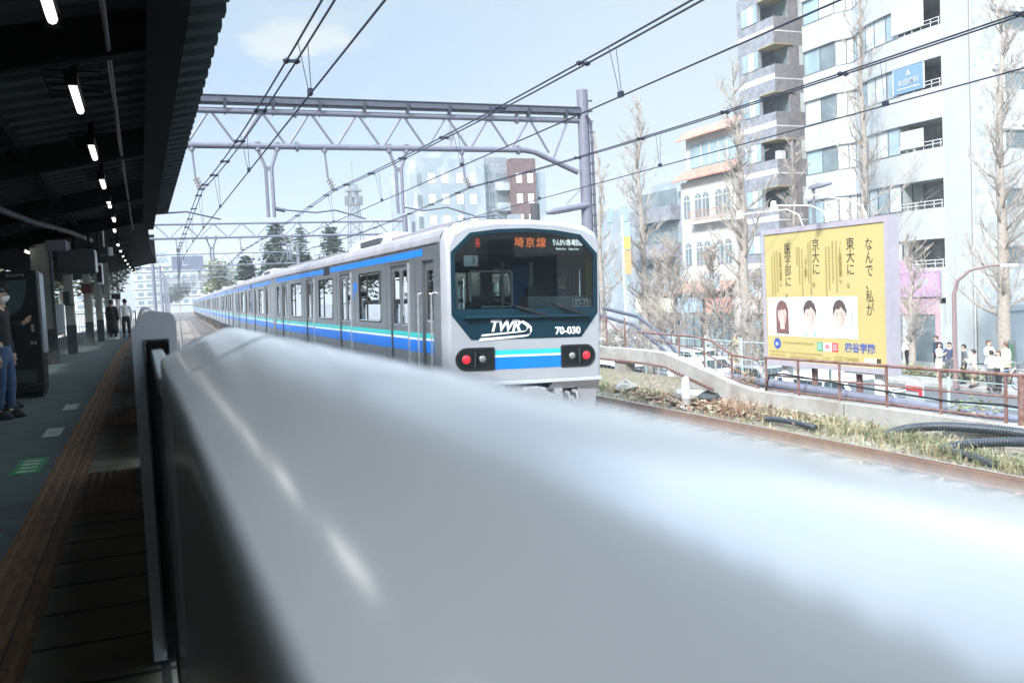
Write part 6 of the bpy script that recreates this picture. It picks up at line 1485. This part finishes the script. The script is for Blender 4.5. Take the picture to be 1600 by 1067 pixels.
# mid-distance block behind the gantry
mb_ = empty('apartment_block', (47, 130, -1.3), 'pale grey apartment block with a brick wing behind the gantry', 'building')
b = MB(); b.box(37.3, 47.6, 125, 140, -1.3, 20.6); b.box(42, 47, 128, 134, 20.6, 22.4); b.build('wall', B['pg'], mb_)
b = MB(); b.box(47.6, 51.6, 126, 140, -1.3, 20.9); b.build('wall', B['gt'], mb_)
b = MB(); b.box(51.6, 55.6, 124.6, 140, -1.3, 20.6); b.build('brick_wing', B['brick'], mb_)
b = MB(); b.box(55.6, 57.3, 125, 139, -1.3, 18.6); b.build('wall', B['pg'], mb_)
for k in range(6):
    z0 = 2.0 + 3.0 * k
    for xx in (39.0, 41.0, 43.2, 45.2):
        b = MB(); b.box(xx, xx + 1.0, 124.94, 124.995, z0, z0 + 1.4); b.build('window', B['frl'], mb_)
    b = MB(); b.box(37.31, 38.0, 124.96, 124.997, z0 - .4, z0 + 1.3); b.build('window', B['gl3'], mb_)
    b = MB(); b.box(47.75, 49.3, 125.9, 125.997, z0 - .3, z0 + 1.8, 0); b.box(48.5, 48.56, 125.86, 125.9, z0 - .3, z0 + 1.8, 1); b.build('window', [B['gl3'], B['frl']], mb_)
    b = MB(); b.box(49.6, 51.58, 125.2, 126, z0 - 1.0, z0 + .2); b.build('balcony', B['pg'], mb_); b = MB(); b.box(49.8, 51.4, 125.94, 125.997, z0 + .2, z0 + 1.6); b.build('window', B['gl3'], mb_)
    for xx in (52.4, 54.2): b = MB(); b.box(xx, xx + .9, 124.54, 124.597, z0, z0 + 1.4); b.build('window', B['frl'], mb_)
b = MB(); b.tube([(44.4, 130, 22.4), (44.4, 130, 27.5)], .18, 6); b.tube([(46.2, 130, 22.4), (46.2, 130, 25)], .1, 6); b.box(44.0, 44.8, 129.8, 130.2, 24, 25.2); b.build('roof_mast', B['fr'], mb_)
# lattice mast
t = empty('lattice_mast', (45, 200, -1.3), 'grey lattice telecom mast rising behind the gantries', 'mast'); b = MB()
for s in (-1, 1):
    for q_ in (-1, 1): b.tube([(45 + s * 2.2, 200 + q_ * 2.2, -1.3), (45 + s * .75, 200 + q_ * .75, 26)], .14, 5)
for k in range(13):
    za, zb = -1.3 + k * 2.1, -1.3 + (k + 1) * 2.1; wa = lerp(2.2, .75, k / 13); w_ = lerp(2.2, .75, (k + 1) / 13)
    for q_ in (-1, 1): b.bar((45 - wa, 200 + q_ * wa, za), (45 + w_, 200 + q_ * w_, zb), .11, .11); b.bar((45 + wa, 200 + q_ * wa, za), (45 - w_, 200 + q_ * w_, zb), .11, .11); b.bar((45 - w_, 200 + q_ * w_, zb), (45 + w_, 200 + q_ * w_, zb), .1, .1)
b.tube([(45, 200, 26), (45, 200, 31)], .09, 5); b.build('lattice', B['fr'], t); b = MB()
for zz in (21.5, 24.5): b.tube([(45, 200, zz), (45, 200, zz + .3)], 1.9, 12)
for k in range(9): a = k * 2 * pi / 9; b.box(45 + 1.8 * cos(a) - .2, 45 + 1.8 * cos(a) + .2, 200 + 1.8 * sin(a) - .15, 200 + 1.8 * sin(a) + .15, 21.6, 23.6)
b.build('antenna_ring', B['fr'], t)
# distant white blocks down the line
def far_block(x0, x1, y, z1, label, wm, rows, cols_, h=.0):
    t_ = empty('distant_block', ((x0 + x1) / 2, y, -1.3), label, 'building'); b = MB(); b.box(x0, x1, y, y + 14, -1.3, z1); b.build('wall', wm, t_)
    for r_ in range(rows):
        b = MB(); zz = z1 - 2.4 - r_ * 3.0
        for c_ in range(cols_):
            xx = lerp(x0 + 1, x1 - 1, (c_ + .15) / cols_); b.box(xx, xx + (x1 - x0) / cols_ * .55, y - .06, y - .004, zz, zz + 1.3)
        b.build('window_row', B['gl3'], t_); b = MB(); b.box(x0, x1, y - .35, y - .005, zz - .5, zz - .3); b.build('ledge', B['frl'], t_)
    return t_
far_block(-2, 27, 350, 16.5, 'wide white apartment block with window rows closing the view down the line', B['wp'], 5, 9)
far_block(2, 12, 420, 25, 'taller pale block behind the wide white one', B['pg'], 7, 4)
far_block(-26, -6, 320, 13, 'white house block at the left end of the distant row', B['wp'], 4, 6)
far_block(30, 60, 330, 11, 'low pale block farther right behind the far carriages', B['wp'], 3, 9)
t = empty('track_sign', (5.2, 98.5, 5), 'dark square board hung under the first far gantry', 'sign'); b = MB(); b.box(3.1, 6.1, 96.5, 96.6, 4.85, 6.2); b.build('board', mat('slate_board', (.16, .18, .24), .6), t); b = MB(); b.box(4.1, 4.16, 96.46, 96.5, 5.3, 5.9); b.box(4.1, 4.6, 96.46, 96.5, 5.3, 5.36); b.build('mark', B['frl'], t)
# ---------------------------------------------------------------- street: vehicles, lamps, signs
CP = {'white': mat('white_car_paint', (.74, .75, .76), .25, var=.02, coat=.6), 'silver': mat('silver_car_paint', (.45, .47, .49), .28, .5, var=.02, coat=.6)}
CG = mat('car_glass', (.04, .055, .06), .05, var=0, spec=.8)
TY = mat('tyre_rubber', (.02, .02, .02), .85, var=.1); RIM = mat('wheel_rim', (.5, .5, .52), .35, .7, var=0)
def vehicle(x, y, rz, kind, paint, label, cat):
    t = empty('parked_' + kind, (x, y, -3.75), label, cat); ORG[t] = Vector((0, 0, 0))
    if kind == 'van': Lh, Wd, prof, glz = 2.3, .86, [(-2.3, .35), (-2.3, .95), (-2.15, 1.08), (-1.55, 1.2), (-.95, 1.88), (-.7, 1.97), (2.05, 1.95), (2.25, 1.8), (2.3, .9), (2.28, .35)], (1.16, 1.78)
    else: Lh, Wd, prof, glz = 2.15, .85, [(-2.15, .35), (-2.15, .68), (-2.0, .84), (-1.05, .97), (-.45, 1.40), (-.1, 1.48), (1.05, 1.46), (1.65, 1.10), (2.05, 1.02), (2.15, .75), (2.13, .35)], (.98, 1.38)
    b = MB(); n_ = len(prof); rings = []
    for xx, k in ((-Wd, .0), (-Wd * .97, .015), (Wd * .97, .015), (Wd, .0)):
        ins = .03 if abs(xx) == Wd else 0
        rings.append([(xx * (1 - .10 * max(0, z - .9)), yy * (1 - ins * .4), z - ins * (z > 1.2)) for yy, z in prof])
    b.loft(rings); b.build('body', paint, t, bev=.03, smooth='auto')
    g0, g1 = glz; b = MB(); wn = [p for p in prof if p[1] > .9]
    for s in (-1, 1):
        xs_ = lambda z: s * (Wd * (1 - .10 * max(0, z - .9)) + .006)
        if kind == 'van': segs = [(-1.35, -.15, .35), (-.05, 1.0, 0), (1.1, 2.1, 0)]
        else: segs = [(-.75, .15, .42), (.22, 1.3, -.25)]
        for a, c, tp_ in segs: b.add([(xs_(g0), a, g0), (xs_(g0), c, g0), (xs_(g1), c + (tp_ if tp_ < 0 else 0), g1), (xs_(g1), a + max(tp_, 0), g1)], [(0, 1, 2, 3)])
    if kind == 'van': ws = [(-1.52, 1.24), (-.99, 1.84)]; rs_ = [(2.275, 1.15), (2.25, 1.75)]
    else: ws = [(-1.0, 1.01), (-.50, 1.37)]; rs_ = [(1.62, 1.13), (1.12, 1.42)]
    for (y0, z0), (y1, z1) in (ws, rs_):
        o_ = -.012 if y0 < 0 else .012; b.add([(-Wd * .84, y0 + o_, z0 + .012), (Wd * .84, y0 + o_, z0 + .012), (Wd * .78, y1 + o_, z1 + .012), (-Wd * .78, y1 + o_, z1 + .012)], [(0, 1, 2, 3)])
    b.build('window_glass', CG, t, fix=False)
    for s in (-1, 1):
        for yy in (-Lh * .62, Lh * .62):
            b = MB(); b.tube([(s * (Wd - .2), yy, .31), (s * (Wd + .01), yy, .31)], .31, 18); w = b.build('wheel', TY, t, smooth='auto'); b = MB(); b.tube([(s * (Wd + .005), yy, .31), (s * (Wd + .02), yy, .31)], .19, 12); b.build('rim', RIM, w)
        b = MB(); b.box(s * .45, s * .78, -Lh - .012, -Lh + .05, .62, .76) ; b.build('headlight', B['gl2'], t); b = MB(); b.box(s * .6, s * .8, Lh - .05, Lh + .01, .72, .9); b.build('taillight', mat('tail_lens', (.35, .03, .03), .3, var=0) if 'tail_lens' not in MATS else MATS['tail_lens'], t)
        b = MB(); b.box(s * (Wd + .0), s * (Wd + .16), -.95, -.82, g0 - .05, g0 + .1); b.build('mirror', paint, t)
    t.rotation_euler.z = rz; return t
vehicle(20.3, 22.6, 0, 'van', CP['white'], 'white van parked below the billboard seen through the pipe fence', 'van')
vehicle(27.3, 41.0, .05, 'car', CP['white'], 'white car parked beyond the sloping wall, nearest the tallest ginkgo', 'car')
vehicle(24.0, 31.0, .0, 'car', CP['silver'], 'silver car parked just left of the billboard', 'car')
vehicle(26.4, 47.8, .0, 'van', CP['white'], 'white van by the gantry column half hidden behind the train', 'van')
vehicle(24.6, 36.3, .0, 'car', CP['white'], 'white car behind the silver one with dark windscreen', 'car')
vehicle(28.5, 58, .0, 'car', CP['white'], 'small white car far along the street behind the trees', 'car')
def lampost(x, y, z0, label):
    return empty('street_lamp', (x, y, z0), label, 'street lamp')
t = lampost(22, 25.6, -3.75, 'grey street lamp with flat dark head above the billboard'); b = MB(); b.tube([(22, 25.6, -3.75), (22, 25.6, 4.35)], [.09, .06], 8); b.build('pole', B['fr'], t, smooth='auto')
b = MB(); b.loft([[(21.9, 25.75, 4.35), (22.1, 25.75, 4.35), (22.1, 25.75, 4.47), (21.9, 25.75, 4.47)], [(21.85, 25.2, 4.38), (22.15, 25.2, 4.38), (22.15, 25.2, 4.54), (21.85, 25.2, 4.54)], [(21.9, 24.75, 4.42), (22.1, 24.75, 4.42), (22.1, 24.75, 4.5), (21.9, 24.75, 4.5)]]); b.build('lamp_head', B['gt'], t, bev=.02)
t = lampost(31.2, 28.0, -3.6, 'brown curved street lamp arching to the right over the queue'); b = MB(); b.tube([(31.2, 28.0, -3.6), (31.2, 28.0, .3), (31.25, 27.85, .85), (31.4, 27.4, 1.25), (31.7, 26.7, 1.42), (31.9, 26.2, 1.42)], [.10, .085, .07, .06, .055, .05], 10); b.build('pole', mat('brown_pole', (.24, .17, .165), .6, var=.1), t, smooth='auto')
b = MB(); b.box(31.75, 32.1, 25.7, 26.25, 1.33, 1.45); b.build('lamp_head', B['frl'], t, bev=.02)
# white wire fence along the street edge
t = empty('wire_fence', (13.2, 20, -3.75), 'pale green wire mesh fence with thin posts behind the lineside wall', 'fence')
GF = mat('pale_green_steel', (.46, .60, .57), .5, .1, var=.08)
for k in range(16):
    yy = 9.0 + k * 1.5; b = MB(); b.tube([(13.2, yy, -3.75), (13.2, yy, -.55 if k < 5 else -.05)], .028, 6); b.build('post', GF, t)
b = MB()
for k in range(5): b.tube([(13.2, 15.0, -.15 - .42 * k), (13.2, 31.5, -.10 - .42 * k)], .009, 4)
for k in range(70): b.tube([(13.2, 15.0 + k * .24, -2.0), (13.2, 15.0 + k * .24, -.12)], .005, 3)
for k in range(4): b.tube([(13.2, 9.0, -.6 - .4 * k), (13.2, 15.0, -.6 - .4 * k)], .007, 4)
b.build('mesh', GF, t)
# street sign, banners
t = empty('street_sign', (16.6, 16.0, -3.75), 'white street sign board with red angle mark seen between the pipe fence rails', 'sign'); b = MB(); b.tube([(16.6, 16.0, -3.75), (16.6, 16.0, -1.2)], .03, 6); b.build('post', B['frl'], t); b = MB(); b.box(16.5, 16.54, 15.72, 16.24, -2.3, -1.25); b.build('board', B['wp'], t); b = MB(); b.box(16.47, 16.498, 15.74, 16.2, -1.42, -1.32); b.box(16.47, 16.498, 15.74, 15.82, -1.56, -1.42)
for k in range(4): b.bar((16.485, 15.8 + k * .1, -2.1), (16.485, 15.84 + k * .1, -1.98), .012, .04)
b.build('red_marks', M['pred'], t)
t = empty('banner', (24, 42.5, -3.75), 'vertical street banner in blue, yellow and orange on a pole near the gantry', 'banner'); b = MB(); b.tube([(24, 42.8, -3.75), (24, 42.8, 5.0)], .06, 6); b.build('pole', B['frl'], t)
for z0, z1, c_ in ((3.9, 4.6, (.35, .52, .62)), (3.2, 3.85, (.62, .45, .12)), (1.9, 3.1, (.60, .36, .16)), (-2.9, -.6, (.25, .34, .5))):
    b = MB(); b.box(24.0, 24.03, 42.05, 42.72, z0, z1); b.build('cloth', mat('banner_cloth', c_, .7, var=.15), t)
t = empty('signal_board', (27, 36.5, -3.75), 'pale blue direction board on a pole behind the bare trees', 'sign'); b = MB(); b.tube([(27, 39, -3.75), (27, 39, 2)], .05, 6); b.build('pole', B['frl'], t); b = MB(); b.box(26.9, 26.94, 38.4, 39.6, .9, 1.7); b.build('board', mat('pale_blue_board', (.40, .52, .62), .5), t)
for i, (yy, c_, lb) in enumerate(((41.3, 'white', 'white freestanding notice panel on the far pavement'), (25.0, 'pale', 'pale green standing banner at the right end of the pavement'))):
    t = empty('standing_banner', (36.6, yy, -3.6), lb, 'banner'); b = MB(); b.box(36.6, 36.63, yy - .35, yy + .35, -3.4, -1.7); b.build('panel', [B['wp'], mat('aqua_panel', (.30, .55, .55), .5)][i], t); b = MB(); b.tube([(36.62, yy + .36, -3.6), (36.62, yy + .36, -1.65)], .02, 5); b.box(36.4, 36.85, yy - .3, yy + .4, -3.6, -3.56); b.build('stand', B['fr'], t)
t = empty('menu_board', (35.9, 29.3, -3.6), 'green framed chalkboard standing behind the queue', 'board'); b = MB(); b.box(35.9, 35.93, 28.95, 29.7, -3.3, -1.95, 0); b.box(35.89, 35.9, 29.05, 29.6, -3.1, -2.1, 1); b.build('panel', [B['fr'], mat('chalk_green', (.08, .17, .10), .7)], t); b = MB(); b.tube([(36.1, 29.0, -3.6), (35.92, 29.0, -2.0)], .02, 5); b.tube([(36.1, 29.65, -3.6), (35.92, 29.65, -2.0)], .02, 5); b.build('legs', B['fr'], t)
t = empty('menu_board', (35.9, 28.2, -3.6), 'yellow framed notice stand beside the chalkboard', 'board'); b = MB(); b.box(35.9, 35.93, 27.95, 28.5, -3.2, -1.95, 0); b.box(35.885, 35.9, 28.03, 28.42, -3.0, -2.1, 1); b.build('panel', [mat('yellow_frame', (.62, .58, .08), .5), B['wp']], t); b = MB(); b.tube([(36.1, 28.0, -3.6), (35.92, 28.0, -2.2)], .02, 5); b.tube([(36.1, 28.45, -3.6), (35.92, 28.45, -2.2)], .02, 5); b.build('legs', B['fr'], t)
def bike(x, y, rz, label):
    t = empty('bicycle', (x, y, -3.6), label, 'bicycle', 'bicycles parked along the pavement'); ORG[t] = Vector((0, 0, 0))
    for s in (-.52, .52):
        b = MB(); b.tube([(0, s + .32 * cos(2 * pi * k / 18), .33 + .32 * sin(2 * pi * k / 18)) for k in range(19)], .018, 5, caps=False)
        for k in range(6): a = pi * k / 6; b.tube([(0, s - .31 * cos(a), .33 - .31 * sin(a)), (0, s + .31 * cos(a), .33 + .31 * sin(a))], .003, 3)
        b.build('wheel', TY, t)
    b = MB()
    for p, q_ in (((0, -.52, .33), (0, -.38, .85)), ((0, -.38, .78), (0, .08, .32)), ((0, .08, .32), (0, .2, .85)), ((0, .2, .8), (0, .52, .33)), ((0, .08, .32), (0, .52, .33)), ((0, -.4, .72), (0, .18, .68))): b.tube([p, q_], .017, 6)
    b.tube([(-.26, -.26, .98), (-.2, -.38, 1.0), (0, -.42, .95), (.2, -.38, 1.0), (.26, -.26, .98)], .013, 6); b.tube([(0, -.38, .85), (0, -.42, .96)], .014, 6); b.build('frame', RIM, t)
    b = MB(); b.loft([[(w * cos(2 * pi * k / 8), .2 + l_ * sin(2 * pi * k / 8), z) for k in range(8)] for z, w, l_ in ((.85, .05, .10), (.9, .09, .13), (.92, .07, .11))]); b.build('saddle', TY, t)
    b = MB(); b.loft([[(-.14, -.68, .72), (.14, -.68, .72), (.14, -.46, .72), (-.14, -.46, .72)], [(-.18, -.74, .94), (.18, -.74, .94), (.18, -.45, .94), (-.18, -.45, .94)]], caps=False); b.build('basket', B['fr'], t, fix=False)
    t.rotation_euler.z = rz; return t
bk = bike(32.8, 26.9, 1.2, 'silver bicycle with a basket standing on the pavement')
for (x, y, r_) in ((32.9, 40.5, 1.4), (32.9, 41.3, 1.5), (32.9, 42.1, 1.45), (32.9, 46.5, 1.5), (32.9, 47.2, 1.4), (32.9, 48.0, 1.55), (32.7, 25.6, 1.0)): copy_tree(bk, (x, y, -3.6), r_)
for i, (y0, y1, c_, lb) in enumerate(((53.5, 56.3, (.66, .28, .22), 'red shop panel under the cream building'), (57, 60, (.30, .45, .55), 'blue-grey shop panel under the cream building'), (61, 66.5, (.70, .68, .5), 'yellowish shop panel under the pale low block'), (48.8, 52.3, (.62, .50, .46), 'beige shop panel at the foot of the grey tower'))):
    t = empty('shop_front_sign', (38.3, (y0 + y1) / 2, -1), lb, 'sign'); b = MB(); b.box(38.25, 38.45, y0, y1, -1.0, .1); b.build('board', mat('shop_panel', c_, .6, var=.2, scale=3), t); b = MB()
    for k in range(3): b.box(38.3, 38.36, lerp(y0, y1, .06 + .32 * k), lerp(y0, y1, .30 + .32 * k), -3.5, -1.1)
    b.build('shop_window', B['gl3'], t)

# the station building across the line behind the camera, seen mirrored in the windscreen
sb_ = empty('station_building', (14, -48, -1.3), 'dark grey low station building across the line, mirrored in the windscreen', 'building')
b = MB(); b.box(-14, 40, -60, -48, -4, 4.2); b.box(4, 14, -58, -50, 4.2, 7.0); b.box(24, 30, -58, -50, 4.2, 6.0); b.build('wall', mat('dark_grey_wall', (.10, .105, .11), .8), sb_)
b = MB()
for k in range(14): b.box(-12 + k * 3.7, -9.8 + k * 3.7, -47.99, -47.94, .4, 2.4)
b.build('window_row', B['gl3'], sb_)
# ---------------------------------------------------------------- thin volume added to imitate the pale veil of lens flare
hm = bpy.data.materials.new('flare_veil'); hm.use_nodes = True; hn = hm.node_tree.nodes; hn.remove(hn['Principled BSDF'])
pv = hn.new('ShaderNodeVolumePrincipled'); pv.inputs['Color'].default_value = (.93, .97, 1, 1); pv.inputs['Density'].default_value = .0008; pv.inputs['Anisotropy'].default_value = 0.0
hm.node_tree.links.new(pv.outputs[0], hn['Material Output'].inputs['Volume'])
b = MB(); b.box(-705, 705, -155, 905, -10, 45); hz = b.build('flare_volume', hm, kind='stuff')
